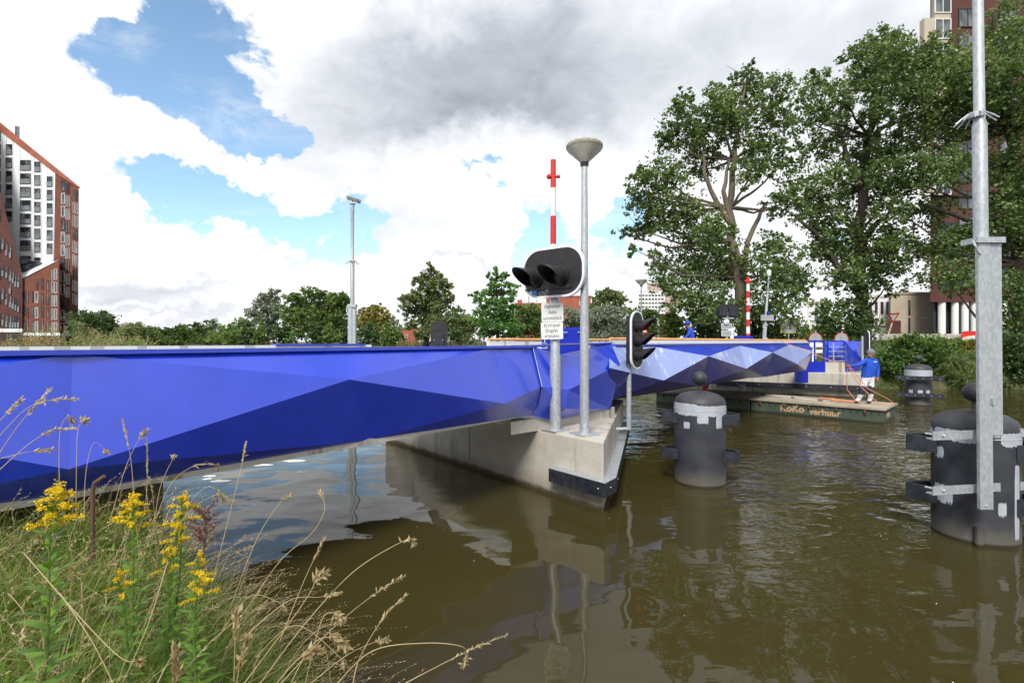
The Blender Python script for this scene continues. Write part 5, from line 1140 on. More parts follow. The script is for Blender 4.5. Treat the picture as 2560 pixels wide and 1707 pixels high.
tree('poplar_tree', 'second big poplar with ivy on its trunk, left of the yield sign', 'tree', 33, C6,
     [(1430, 40, 45, 60), (1340, 70, 60, 50), (1290, 130, 65, 50), (1400, 150, 90, 80), (1320, 250, 80, 80), (1080, 260, 70, 50), (1060, 350, 75, 80), (1220, 310, 65, 80), (1440, 290, 90, 90), (1090, 470, 85, 90), (1230, 470, 60, 80), (1380, 420, 60, 80), (1130, 600, 75, 60), (1300, 600, 80, 60), (1430, 600, 70, 70), (1180, 720, 95, 70), (1330, 720, 110, 90), (1060, 800, 80, 80),
      (1200, 850, 110, 80), (1420, 830, 90, 90), (1080, 930, 80, 70), (1190, 990, 110, 90), (1100, 1080, 70, 70), (1200, 1120, 90, 80), (1340, 1080, 120, 90), (1430, 1150, 100, 80), (1480, 1040, 70, 60), (1300, 1210, 110, 60), (1440, 1270, 70, 50), (1190, 1240, 60, 50), (1260, 1420, 55, 110, -.5), (1330, 1460, 50, 90, -.6), (1160, 1420, 70, 90)],
     'poplar', .165, 1.75, [(1325, 1570), (1318, 1400), (1305, 1250), (1310, 1000), (1330, 760), (1350, 520), (1380, 280), (1420, 80)], [[(1310, 1330), (1200, 1180), (1080, 1000), (960, 910)], [(1310, 1050), (1400, 950), (1480, 880)], [(1320, 800), (1250, 640), (1170, 400)], [(1340, 560), (1420, 480), (1480, 460)]], .46, .9, 'tall poplars on the far bank', 1.8, 1.12, 120000, .27)
Cr = (2200, 0, .549)
tree('poplar_tree', 'third big poplar filling the right frame edge behind the near galvanised post', 'tree', 30, Cr,
     [(20, 200, 60, 60), (60, 280, 75, 90), (150, 270, 90, 90), (255, 290, 80, 100), (110, 430, 100, 90), (250, 440, 110, 100), (390, 330, 100, 90), (140, 600, 110, 90), (290, 600, 110, 90), (400, 480, 90, 90), (60, 780, 80, 80), (200, 790, 110, 90), (330, 760, 90, 80), (60, 950, 70, 60), (220, 960, 90, 70), (50, 1110, 60, 60), (200, 1120, 70, 50), (300, 1130, 100, 80), (290, 1250, 90, 60), (380, 1290, 70, 50), (400, 1080, 80, 90),
      (560, 120, 90, 110), (640, 240, 90, 130), (570, 360, 90, 110), (600, 540, 100, 120), (580, 760, 80, 90), (640, 900, 90, 120), (560, 980, 70, 90), (620, 1160, 90, 130), (580, 1320, 60, 80), (640, 1420, 70, 120), (700, 500, 90, 200), (720, 1000, 90, 200)],
     'poplar', .16, 1.8, [(648, 1560), (640, 1200), (630, 900), (600, 600), (560, 300), (520, 60)], [[(620, 800), (450, 720), (280, 680), (120, 560)], [(640, 1000), (420, 1000), (200, 930)], [(600, 560), (400, 420), (200, 300)]], .5, .8, 'tall poplars on the far bank', 2.2, 1.12, 130000, .27)
C1b = (560, 480, .2678); C2b = (960, 640, .187); C3b = (1270, 590, .236); C5a = (1540, 640, .2806); C7 = (2140, 820, .37); C1 = (0, 280, .3954)
tree('willow_tree', 'grey-green willow left of the broad round tree', 'tree', 66, C1b, [(465, 950, 50, 45), (390, 990, 60, 45), (420, 1040, 110, 70), (300, 1110, 75, 60), (420, 1140, 110, 70), (340, 1190, 80, 60), (440, 1250, 80, 80), (480, 1050, 50, 70)], 'grey', .26, 3.2, spread=.26)
tree('broad_tree', 'broad round dark green tree behind the telescopic camera post', 'tree', 62, C1b, [(800, 935, 80, 40), (640, 970, 70, 45), (930, 960, 80, 45), (1060, 980, 80, 50), (1130, 1010, 50, 60), (700, 1050, 110, 70), (880, 1040, 120, 80), (1030, 1060, 110, 80), (640, 1150, 110, 80), (790, 1150, 120, 80), (950, 1160, 110, 80), (1090, 1160, 90, 80), (700, 1270, 110, 80), (850, 1290, 110, 90), (1010, 1280, 110, 90), (1110, 1290, 70, 80)], 'mid', .25, 3.8, [(850, 1500), (850, 1250), (840, 1080)], r=.5, spread=.26)
tree('yellowing_tree', 'yellow-tinged tree right of the telescopic camera post', 'tree', 54, C1b, [(1370, 1090, 70, 40), (1460, 1090, 45, 45), (1440, 1150, 90, 60), (1310, 1150, 80, 60), (1490, 1210, 70, 70), (1370, 1220, 100, 70), (1280, 1260, 70, 90), (1420, 1300, 110, 80)], 'yellow', .24, 3.0, spread=.26)
tree('bush', 'dark green bush at the foot of the yellow-tinged tree', 'bush', 46, C1b, [(1300, 1330, 90, 70), (1360, 1300, 80, 80), (1400, 1370, 90, 60)], 'dark', .2, 3.0, zb=1.3, r=.1, foliage='foliage', stem='stem', dyj=.3)
tree('bush', 'mid green bush left of the conical tree', 'bush', 46, C1b, [(1540, 1300, 70, 60), (1520, 1370, 80, 60), (1600, 1360, 70, 70)], 'mid', .2, 3.0, zb=1.3, r=.1, foliage='foliage', stem='stem', dyj=.3)
tree('distant_tree', 'small bluish tree peeping out behind the yellow-tinged tree', 'tree', 80, C1b, [(1560, 1200, 60, 45), (1600, 1260, 60, 50)], 'grey', .28, 2.6)
for i, (lab, lf, lob, Yb) in enumerate([('dense round bush left of the broad tree foot', 'dark', [(540, 1290, 75, 60), (520, 1360, 70, 60), (590, 1340, 60, 70)], 50), ('upright pale green bush left of the dense round bush', 'mid', [(335, 1270, 35, 60), (310, 1350, 50, 70), (350, 1370, 50, 60)], 50), ('dark pointed bush below the grey willow', 'dark', [(240, 1290, 50, 70), (220, 1360, 60, 60)], 52),
                                         ('wide light green bush beside the white marker post', 'mid', [(140, 1330, 70, 60), (80, 1370, 70, 50), (40, 1340, 50, 40)], 56), ('pale yellow-green young bush', 'bright', [(640, 1350, 35, 45), (620, 1390, 40, 30)], 48), ('blue-green bush under the broad tree', 'dark', [(880, 1280, 60, 60), (850, 1350, 70, 60), (910, 1370, 60, 50)], 48), ('leafy bush left of the camera post foot', 'mid', [(990, 1300, 60, 70), (970, 1370, 60, 50), (1040, 1370, 50, 50)], 47), ('low bush right behind the camera post', 'dark', [(1120, 1340, 60, 60), (1160, 1300, 60, 70), (1200, 1370, 60, 50)], 50)]):
    tree('bush', lab, 'bush', Yb, C1b, lob, lf, .2, 3.2, zb=1.2, r=.08, group='bushes on the far bank behind the span', foliage='foliage', stem='stem', dyj=.25)
tree('conical_tree', 'tall conical lime tree between two low red houses', 'tree', 44, C2b, [(620, 110, 35, 35), (630, 190, 75, 55), (590, 290, 140, 70), (480, 340, 90, 60), (740, 320, 110, 70), (840, 410, 80, 80), (480, 450, 110, 80), (640, 440, 140, 90), (260, 550, 70, 50), (380, 570, 110, 90), (560, 590, 140, 90), (760, 560, 140, 100), (880, 560, 60, 70), (320, 690, 110, 70), (500, 730, 130, 80), (700, 700, 120, 80), (880, 690, 90, 60), (1020, 720, 50, 30), (440, 850, 130, 80), (560, 880, 110, 70), (360, 930, 80, 60), (700, 810, 110, 70)], 'olive', .19, 3.6, [(560, 1200), (600, 800), (620, 400), (620, 150)], r=.3, spread=.26)
tree('pin_oak', 'bright green pin oak with layered branches left of the sign plates', 'tree', 37, C2b, [(1500, 170, 35, 35), (1480, 220, 60, 30), (1600, 230, 40, 35), (1500, 290, 120, 35), (1390, 260, 40, 20), (1640, 260, 40, 25), (1470, 390, 120, 40), (1660, 370, 110, 35), (1780, 400, 60, 14), (1290, 500, 100, 24), (1170, 520, 60, 16), (1460, 480, 130, 45), (1660, 480, 110, 40), (1380, 590, 160, 40), (1640, 590, 140, 45), (1500, 680, 220, 45), (1760, 660, 60, 30), (1330, 760, 130, 45), (1600, 770, 170, 50), (1380, 850, 170, 50), (1700, 850, 150, 55), (1500, 930, 220, 55), (1740, 950, 130, 50), (1400, 1020, 150, 50), (1650, 1030, 160, 45)], 'bright', .17, 4.2, [(1525, 1180), (1520, 800), (1510, 500), (1500, 200)], r=.16, dyj=.35, spread=.3)
tree('bush', 'wide olive willow scrub behind the round-topped signal back', 'bush', 42, C2b, [(720, 860, 130, 90), (880, 850, 160, 90), (1050, 870, 140, 90), (1150, 960, 120, 90), (950, 980, 190, 90), (730, 1000, 130, 90), (600, 1000, 110, 80), (500, 1050, 100, 70), (1080, 1080, 160, 70), (1250, 900, 80, 70)], 'olive', .17, 3.4, zb=1.2, r=.1, group='scrub on the far bank by the pin oak', elong=1.5, foliage='foliage', stem='stem', dyj=.3)
tree('bush', 'dark leafy bush right of the round-topped signal back', 'bush', 38, C2b, [(930, 1050, 80, 60), (1000, 1080, 80, 60)], 'dark', .16, 3.2, zb=1.2, r=.07, group='scrub on the far bank by the pin oak', foliage='foliage', stem='stem', dyj=.3)
tree('bush', 'tall tangled bush between the pin oak and the sign plates', 'bush', 43, C2b, [(1850, 780, 110, 80), (1960, 740, 120, 90), (1930, 880, 130, 90), (2050, 850, 100, 120), (1900, 1010, 130, 80), (2050, 1030, 110, 90), (1800, 960, 90, 90)], 'mid', .17, 3.2, zb=1.2, r=.1, group='scrub on the far bank by the pin oak', foliage='foliage', stem='stem', dyj=.3)
tree('willow_bush', 'grey-green willow bush behind the sign pole', 'bush', 41, C3b, [(660, 800, 70, 50), (680, 870, 90, 80), (620, 950, 80, 70), (740, 950, 70, 80), (700, 1040, 120, 60)], 'grey', .16, 3.2, zb=1.2, r=.1, elong=1.6, group='willow bushes between signal and leaf', foliage='foliage', stem='stem', dyj=.3)
tree('willow_bush', 'wide grey-green willow bush behind the tall lamp post', 'bush', 41, C3b, [(930, 800, 70, 50), (1060, 780, 80, 50), (1160, 800, 90, 50), (900, 880, 100, 70), (1040, 880, 110, 80), (1170, 890, 100, 80), (960, 980, 120, 80), (1110, 990, 110, 80), (1230, 960, 60, 80), (1000, 1060, 170, 50), (1180, 1060, 120, 50)], 'grey', .16, 3.2, zb=1.2, r=.1, elong=1.6, group='willow bushes between signal and leaf', foliage='foliage', stem='stem', dyj=.3)
tree('round_tree', 'rounded olive tree rising above the grey-green willow bushes', 'tree', 62, C3b, [(1060, 570, 50, 35), (1100, 590, 70, 40), (990, 630, 70, 50), (1120, 650, 100, 60), (930, 700, 70, 60), (1030, 710, 110, 60), (1200, 700, 80, 60), (880, 750, 50, 60)], 'olive', .26, 3.2, spread=.28)
tree('willow_bush', 'pale green bush right behind the channel signal', 'bush', 44, C3b, [(1320, 800, 70, 45), (1400, 810, 80, 55), (1480, 830, 70, 60), (1540, 880, 70, 80), (1330, 880, 90, 70), (1430, 900, 90, 70), (1400, 1000, 120, 80), (1540, 1000, 70, 80)], 'mid', .17, 3.2, zb=1.2, r=.1, group='willow bushes between signal and leaf', foliage='foliage', stem='stem', dyj=.3)
for lab, lf, lob, Yb in [('light green bush left of the bending worker', 'mid', [(500, 540, 70, 60), (540, 610, 80, 70), (460, 640, 60, 70), (550, 690, 90, 50)], 33), ('dark evergreen bush right of the bending worker', 'dark', [(760, 580, 90, 70), (840, 640, 110, 80), (740, 680, 100, 60), (700, 560, 60, 60), (900, 700, 90, 50)], 32), ('dark bush under the poplar between barrier and grey post', 'dark', [(1240, 600, 70, 70), (1300, 670, 90, 60), (1230, 700, 80, 40)], 31),
                         ('olive bush behind the yellow-edged sign', 'olive', [(1420, 640, 90, 70), (1500, 690, 100, 60), (1620, 650, 90, 70), (1400, 710, 90, 40)], 31), ('clipped green hedge bush behind the open gate', 'mid', [(1740, 680, 90, 50), (1680, 720, 70, 40), (1820, 700, 70, 50)], 33), ('dark bush behind the barred gate', 'dark', [(1900, 690, 90, 60), (1990, 700, 90, 60), (2080, 710, 90, 50), (1860, 600, 70, 70)], 34), ('ivy bush at the foot of the second poplar', 'dark', [(2150, 640, 70, 90), (2180, 560, 50, 80), (2120, 720, 80, 50), (2240, 720, 60, 50)], 32)]:
    tree('bush', lab, 'bush', Yb, C5a, lob, lf, .15, 3.4, zb=1.5, r=.08, group='bushes under the poplars', foliage='foliage', stem='stem', dyj=.3)
for lab, lf, lob, Yb, el in [('bramble bush at the water behind the man in blue', 'bramble', [(190, 190, 60, 60), (280, 140, 80, 60), (260, 240, 90, 70), (190, 320, 50, 50), (330, 320, 80, 50), (240, 370, 80, 30), (320, 200, 70, 60)], 26.6, 1), ('tall bramble bush behind the distant dolphin', 'bramble', [(400, 80, 80, 45), (450, 130, 100, 70), (400, 220, 90, 80), (520, 210, 90, 80), (440, 320, 90, 60), (560, 300, 80, 70), (480, 380, 110, 30), (580, 370, 60, 35)], 26.8, 1),
                             ('pale shrub on the bank between dolphin and near post', 'mid', [(600, 120, 80, 60), (640, 200, 90, 70), (590, 230, 70, 60)], 27.8, 1), ('grassy reed clump at the water left of the near post', 'olive', [(660, 270, 90, 60), (720, 330, 90, 60), (650, 360, 100, 40), (770, 240, 70, 70), (790, 350, 70, 50), (560, 390, 80, 20)], 26.3, 3.2), ('dark bush at the water right of the near post', 'dark', [(1040, 120, 70, 90), (1100, 220, 80, 90), (1040, 260, 70, 80), (1090, 340, 90, 70), (1010, 370, 60, 50), (1180, 260, 80, 150), (960, 380, 60, 40)], 26.3, 1), ('yellow-flecked weeds on the bank below the red skip', 'yellow', [(700, 110, 50, 35), (760, 100, 40, 25), (720, 150, 60, 40)], 28.2, 1.6)]:
    tree('bush', lab, 'bush', Yb, C7, lob, lf, .115, 3.6 if el < 3 else 5, zb=.4, r=.05, group='bushes along the right bank', cap=30000, foliage='foliage', stem='stem', dyj=.35, elong=el)
tree('round_tree', 'dark tree just right of the brick tower', 'tree', 96, C1, [(600, 1285, 70, 30), (560, 1310, 90, 45), (670, 1320, 55, 50), (610, 1350, 110, 50), (680, 1380, 60, 50), (560, 1390, 80, 50), (640, 1410, 90, 40)], 'dark', .36, 3.0)
tree('bush', 'bare brownish bush at the foot of the brick tower', 'bush', 90, C1, [(510, 1370, 35, 50), (530, 1420, 50, 40), (500, 1440, 40, 30)], 'olive', .3, 1.6, zb=1.2, r=.12, foliage='foliage', stem='stem')
tree('bush', 'tall olive bush by the canal right of the hedge', 'bush', 72, C1, [(850, 1370, 60, 35), (800, 1420, 70, 50), (880, 1410, 70, 60), (840, 1450, 100, 40)], 'olive', .27, 3.2, zb=.8, r=.12, foliage='foliage', stem='stem')
tree('bush', 'green bush sloping to the canal right of the tall olive bush', 'bush', 76, C1, [(950, 1410, 60, 45), (980, 1450, 70, 35), (930, 1450, 60, 40)], 'mid', .27, 3.2, zb=.8, r=.12, foliage='foliage', stem='stem')
o = tree('hedge', 'low clipped brownish hedge in front of the orange-roofed house', 'hedge', 74, C1, [(590, 1460, 40, 18), (640, 1455, 50, 20), (690, 1462, 40, 18)], 'olive', .24, 3.4, zb=.9, r=.06, foliage='foliage', stem='stem', twigs=False)
for lab, lf, lob, Yb in [('dark tree on the skyline behind the left bushes', 'dark', [(1040, 1390, 50, 30), (1020, 1420, 60, 40)], 150), ('light green tree at the left side of the canal end', 'mid', [(1140, 1370, 60, 30), (1150, 1410, 80, 40), (1100, 1440, 80, 25)], 140), ('round tree at the end of the canal', 'dark', [(1260, 1360, 60, 35), (1240, 1400, 70, 40), (1290, 1410, 60, 40), (1230, 1440, 70, 25)], 185), ('taller thin tree behind the end of the canal', 'grey', [(1350, 1345, 45, 25), (1370, 1380, 50, 35)], 200), ('bushy tree at the right side of the canal end', 'mid', [(1400, 1410, 70, 35), (1340, 1440, 60, 25), (1430, 1440, 70, 30)], 130), ('green tree on the slope left of the grey willow', 'mid', [(1480, 1370, 60, 35), (1450, 1420, 80, 40), (1540, 1330, 50, 40)], 110), ('dense green tree below the grey willow', 'dark', [(1560, 1380, 60, 60), (1530, 1430, 70, 40), (1620, 1420, 60, 60)], 90)]:
    tree('distant_tree', lab, 'tree', Yb, C1, lob, lf, Yb*.0042, 3.2, zb=1.0, r=.3, group='distant trees along the canal', dyj=.3)
# ================================================================ BANK PLANTS
LM['grass'] = leafmat('green_grass', [(0, (.06, .10, .016)), (.4, (.13, .20, .030)), (.75, (.20, .26, .05)), (1, (.36, .34, .13))], .35, .5, 1.3)
LM['straw'] = leafmat('dry_straw', [(0, (.27, .19, .09)), (.5, (.46, .36, .21)), (1, (.62, .53, .36))], .3, .6, 2.0)
LM['gold_leaf'] = leafmat('goldenrod_leaves', [(0, (.08, .16, .02)), (.5, (.15, .27, .035)), (1, (.23, .36, .055))], .4, .42, 3)
LM['gold'] = leafmat('goldenrod_flowers', [(0, (.50, .34, .008)), (.5, (.74, .54, .012)), (1, (.86, .68, .04))], .25, .7, 8)
LM['dock'] = leafmat('dock_seed', [(0, (.10, .035, .025)), (1, (.22, .09, .06))], .2, .7, 8)
M['stem_green'] = mat('green_stem', (.09, .16, .03), (.13, .17, .05), 8, .6)
M['straw_stem'] = mat('straw_stem', (.42, .32, .17), (.34, .25, .13), 8, .7)
def blades(base, az, h, bend, wd, n=5, taper=.85):
    k = len(base); s = np.linspace(0, 1, n)[None, :, None]
    ln = np.stack([np.cos(az), np.sin(az), np.zeros(k)], 1)[:, None, :]; up = np.array([0, 0, 1.])[None, None, :]
    H = h[:, None, None]; B = bend[:, None, None]
    p = base[:, None, :]+up*H*(s-.42*B*s**2.4)+ln*H*B*(.25*s+.75*s**2)
    tw = rng.uniform(0, np.pi, k); side = np.stack([np.cos(tw), np.sin(tw), np.zeros(k)], 1)[:, None, :]
    w_ = wd[:, None, None]*(1-taper*s**1.3)*.5
    V = np.stack([p-side*w_, p+side*w_], 2).reshape(k, n*2, 3)
    f = np.array([[2*i, 2*i+1, 2*i+3, 2*i+2] for i in range(n-1)]); Fq = (np.arange(k)[:, None, None]*n*2+f[None]).reshape(-1, 4)
    return V.reshape(-1, 3), Fq, p
def spot(n, x0, x1, y0, y1, lo=-.1, hi=99):
    out = []
    while len(out) < n:
        x = rng.uniform(x0, x1, n); y = rng.uniform(y0, y1, n); s = sdist(x, y); c = np.hypot(x, y)
        ok = (s > lo) & (s < hi) & (c > .95)
        out += [(a, b) for a, b in zip(x[ok], y[ok])]
    xy = np.array(out[:n]); return np.column_stack([xy, ground(xy[:, 0], xy[:, 1])-.02])
class QB:                                        # collects numpy quads
    def __init__(s): s.V = []; s.F = []; s.n = 0; s.m = []
    def add(s, V, Fq, mi=0): s.V.append(V); s.F.append(Fq+s.n); s.n += len(V); s.m.append(np.full(len(Fq), mi)); return s
    def build(s, name, mats, par=None): return bulk(name, np.concatenate(s.V), np.concatenate(s.F), mats, np.concatenate(s.m), par)
def diamonds(C, Dv, ln, wd):
    C = np.asarray(C); k = len(C); Dv = Dv/np.linalg.norm(Dv, axis=1, keepdims=True)
    s = np.cross(Dv, rng.normal(size=(k, 3))); s /= np.linalg.norm(s, axis=1, keepdims=True)+1e-9
    ln = np.broadcast_to(ln, (k,))[:, None]; wd = np.broadcast_to(wd, (k,))[:, None]
    V = np.stack([C, C+Dv*ln*.45+s*wd*.5, C+Dv*ln, C+Dv*ln*.45-s*wd*.5], 1).reshape(-1, 3); return V, np.arange(k*4).reshape(-1, 4)
# clumpy green grass
gq = QB()
for n, y0, y1, hh, ww in ((42000, .9, 2.6, .36, .0062), (32000, 2.4, 4.3, .40, .0075), (6000, 4.2, 6.2, .36, .010)):
    b = spot(n, -5.2, .6, y0, y1); k = len(b)
    cl = .65+.6*np.sin(b[:, 0]*5+1.3*np.sin(b[:, 1]*4))*np.cos(b[:, 1]*6.1)*.5+.2*rng.normal(size=k)
    ed = np.clip((sdist(b[:, 0], b[:, 1])+.3)/1.0, .45, 1)
    h = hh*np.clip(cl, .3, 1.5)*ed*rng.uniform(.6, 1.3, k)
    V, Fq, _ = blades(b, rng.uniform(0, 2*np.pi, k), h, rng.uniform(.2, 1.25, k), ww*rng.uniform(.6, 1.4, k)); gq.add(V, Fq)
tag(gq.build('green_grass', LM['grass']), kind='stuff', label='tangled green grass on the near bank', cat='grass')
# dry grass with seed heads
dq = QB()
def seedheads(paths, start=.62, per=26, ln=.012, wd=.004, flare=.6):
    k, n, _ = paths.shape; C, D_ = [], []
    for t in np.linspace(start, 1, per):
        i = t*(n-1); a = int(min(i, n-2)); f = i-a; p = paths[:, a]*(1-f)+paths[:, a+1]*f; d = paths[:, a+1]-paths[:, a]; d /= np.linalg.norm(d, axis=1, keepdims=True)+1e-9
        C.append(p); D_.append(d+rng.normal(size=(k, 3))*flare)
    C = np.concatenate(C); D_ = np.concatenate(D_)
    return diamonds(C, D_, ln*rng.uniform(.6, 1.4, len(C)), wd)
for n, y0, y1, hh in ((300, 1.3, 2.8, .60), (600, 2.6, 4.4, .66), (500, 4.2, 6.0, .62)):
    b = spot(n, -5.2, .5, y0, y1); k = len(b); ed = np.clip((sdist(b[:, 0], b[:, 1])+.5)/1.2, .5, 1)
    V, Fq, p = blades(b, rng.normal(.0, 1.4, k), hh*rng.uniform(.5, 1.15, k)*ed, rng.uniform(.15, .95, k), rng.uniform(.0025, .0045, k), 7, .6); dq.add(V, Fq); dq.add(*seedheads(p, .70, 22, .017, .0055, .45))
for n, y0, y1, hh in ((2600, .9, 3.0, .40), (2600, 2.8, 6.0, .42)):                    # fallen straw
    b = spot(n, -5.2, .5, y0, y1); k = len(b)
    V, Fq, p = blades(b, rng.uniform(0, 2*np.pi, k), hh*rng.uniform(.5, 1.2, k), rng.uniform(.7, 1.7, k), rng.uniform(.003, .006, k), 6, .6); dq.add(V, Fq)
b = spot(800, -3.4, .3, 1.6, 6.0, -.25, .35); k = len(b)                               # dead tussocks hanging over the water's edge
V, Fq, p = blades(b, rng.normal(.25, .55, k), rng.uniform(.3, .62, k), rng.uniform(.6, 1.5, k), rng.uniform(.003, .005, k), 7, .6); dq.add(V, Fq); dq.add(*seedheads(p, .6, 16, .02, .006, .5))
tag(dq.build('dry_grass', LM['straw']), kind='stuff', label='bleached dry grass with seed heads on the near bank', cat='dry grass')
# tall single stalks that stand out against water and bridge
sq = QB(); sb = MB()
def stalk(px, Y, Y2=None, r=.0017, head=.3, hl=.02, hw=.0065, den=60, flare=.5):
    Y2 = Y2 or Y; pts = [P(u, v, Y+(Y2-Y)*i/(len(px)-1)) for i, (u, v) in enumerate(px)]
    fine = []
    for i in range(len(pts)-1):
        p0, p1, p2, p3 = pts[max(i-1, 0)], pts[i], pts[i+1], pts[min(i+2, len(pts)-1)]
        for j in range(6):
            t = j/6; fine.append(.5*((2*p1)+(p2-p0)*t+(2*p0-5*p1+4*p2-p3)*t*t+(3*p1-p0-3*p2+p3)*t**3))
    fine.append(pts[-1]); n = len(fine)
    sb.tube(fine, [r*(1.15-.65*i/n) for i in range(n)], 5)
    A = np.array([tuple(v) for v in fine])[None]; sq.add(*seedheads(A, 1-head, den, hl, hw, flare))
for px, Y, Y2, kw in [
    ([(640, 1720), (760, 1560), (880, 1430), (985, 1362), (1030, 1346), (1036, 1362)], 1.75, 2.1, dict(head=.35, den=70)), ([(690, 1720), (830, 1570), (940, 1480), (1008, 1440)], 1.8, 2.2, dict(head=.4)), ([(985, 1720), (1090, 1665), (1180, 1620), (1266, 1585)], 1.7, 2.0, dict(head=.55, flare=.3, hw=.004)),
    ([(600, 1720), (660, 1640), (720, 1560), (775, 1480), (790, 1445), (808, 1434)], 1.7, 1.8, dict(head=.28, hl=.028, hw=.011, den=110)), ([(760, 1720), (860, 1640), (930, 1605), (968, 1598)], 1.8, 2.0, {}), ([(830, 1720), (930, 1625), (1060, 1605), (1150, 1612), (1168, 1635), (1158, 1660)], 1.75, 1.9, dict(head=.22, hl=.022)),
    ([(575, 1520), (640, 1350), (700, 1255), (728, 1236)], 2.3, 2.5, {}), ([(610, 1530), (700, 1400), (780, 1330), (812, 1270), (800, 1228)], 2.3, 2.6, dict(head=.12)), ([(520, 1500), (570, 1300), (600, 1180), (614, 1108)], 2.3, 2.5, dict(head=.24, flare=.25)), ([(700, 1600), (760, 1450), (810, 1345)], 2.1, 2.3, dict(head=.3, flare=.3)),
    ([(350, 1420), (335, 1230), (325, 1130), (308, 1052)], 2.6, 2.7, dict(head=.3, flare=.25)), ([(190, 1300), (192, 1130), (196, 1070), (208, 1052)], 2.5, 2.6, dict(head=.12, hl=.03, hw=.012)), ([(150, 1280), (148, 1120), (155, 1060), (172, 1038), (182, 1050)], 2.5, 2.6, dict(head=.15, hl=.026, hw=.01)),
    ([(-20, 1160), (40, 1070), (90, 1010), (126, 972)], 2.0, 2.2, dict(head=.5, flare=.35)), ([(-20, 1110), (60, 1025), (120, 1000), (188, 996)], 2.0, 2.2, dict(head=.55, flare=.5)), ([(-20, 1190), (70, 1110), (130, 1075), (182, 1068)], 2.0, 2.2, dict(head=.5, flare=.5)), ([(-20, 1150), (60, 1130), (100, 1125), (130, 1122)], 2.0, 2.2, dict(head=.5)),
    ([(-10, 1060), (20, 1030), (52, 998)], 2.0, 2.1, dict(head=.6)), ([(210, 1300), (215, 1180), (235, 1105), (268, 1128)], 2.5, 2.6, dict(head=.1)), ([(270, 1320), (310, 1180), (340, 1110), (366, 1076)], 2.6, 2.7, dict(head=.25, hl=.024)), ([(380, 1350), (400, 1220), (430, 1150), (434, 1140)], 2.7, 2.8, dict(head=.25, hl=.024)),
    ([(330, 1380), (365, 1250), (368, 1100)], 2.7, 2.8, dict(head=.3, flare=.2)), ([(450, 1400), (470, 1270), (520, 1215), (575, 1245), (580, 1262)], 2.6, 2.8, dict(head=.45, hl=.022)), ([(420, 1380), (470, 1280), (540, 1235), (560, 1250)], 2.6, 2.8, dict(head=.4, hl=.022)), ([(370, 1360), (420, 1220), (480, 1165), (540, 1160), (545, 1172)], 2.7, 2.9, dict(head=.5, hl=.022)),
    ([(880, 1720), (900, 1640), (960, 1540), (1010, 1490)], 1.8, 2.0, dict(head=.4, flare=.3)), ([(600, 1600), (720, 1500), (800, 1490), (850, 1480)], 2.0, 2.2, dict(head=.3)), ([(540, 1600), (620, 1490), (690, 1500), (712, 1520)], 2.2, 2.3, dict(head=.2)), ([(640, 1640), (740, 1560), (850, 1640), (860, 1660)], 1.9, 2.0, dict(head=.1)),
    ([(585, 1700), (588, 1600), (592, 1530)], 1.75, 1.75, dict(head=.5, hl=.028, hw=.012, den=90, flare=.3)), ([(430, 1720), (440, 1680), (438, 1625)], 1.7, 1.7, dict(head=.8, hl=.03, hw=.013, den=110, flare=.3)), ([(590, 1720), (600, 1660), (618, 1600)], 1.7, 1.7, dict(head=.6, hl=.03, hw=.013, den=100, flare=.3)), ([(680, 1720), (730, 1660), (760, 1635), (790, 1628)], 1.7, 1.75, dict(head=.45, hl=.03, hw=.013, den=100)), ([(720, 1720), (780, 1610), (830, 1590), (862, 1612)], 1.75, 1.8, dict(head=.4, hl=.03, hw=.013, den=110)), ([(760, 1720), (800, 1560), (826, 1528), (850, 1545)], 1.8, 1.85, dict(head=.25, hl=.028, hw=.012, den=90)),
    ([(60, 1380), (200, 1540), (300, 1640), (345, 1650)], 1.6, 1.5, dict(head=.02, r=.0016)), ([(420, 1400), (370, 1560), (300, 1720)], 1.7, 1.5, dict(head=.02, r=.0015)), ([(150, 1480), (230, 1600), (290, 1720)], 1.6, 1.5, dict(head=.02, r=.0014)), ([(20, 1480), (60, 1530), (60, 1600)], 1.7, 1.7, dict(head=.3))]:
    stalk(px, Y, Y2, **kw)
for i in range(14):
    u = rng.uniform(-20, 900); Y = rng.uniform(1.8, 3.4); v0 = 852+(2.45-1.0)*F/Y+20 if u < 520 else 1720
    h = rng.uniform(200, 380)*2/Y; le = rng.uniform(-40, 190)
    if u > 600: h *= .6
    stalk([(u, v0), (u+le*.25, v0-h*.5), (u+le*.6, v0-h*.85), (u+le, v0-h)], Y, None, head=rng.uniform(.15, .45), den=40, hl=.018)
so = sb.build('dry_grass', M['straw_stem']); tag(so, kind='stuff', label='tall single dry grass stalks arching over the water', cat='dry grass')
hd = sq.build('seed_head', LM['straw'], so); tag(hd, kind='stuff')
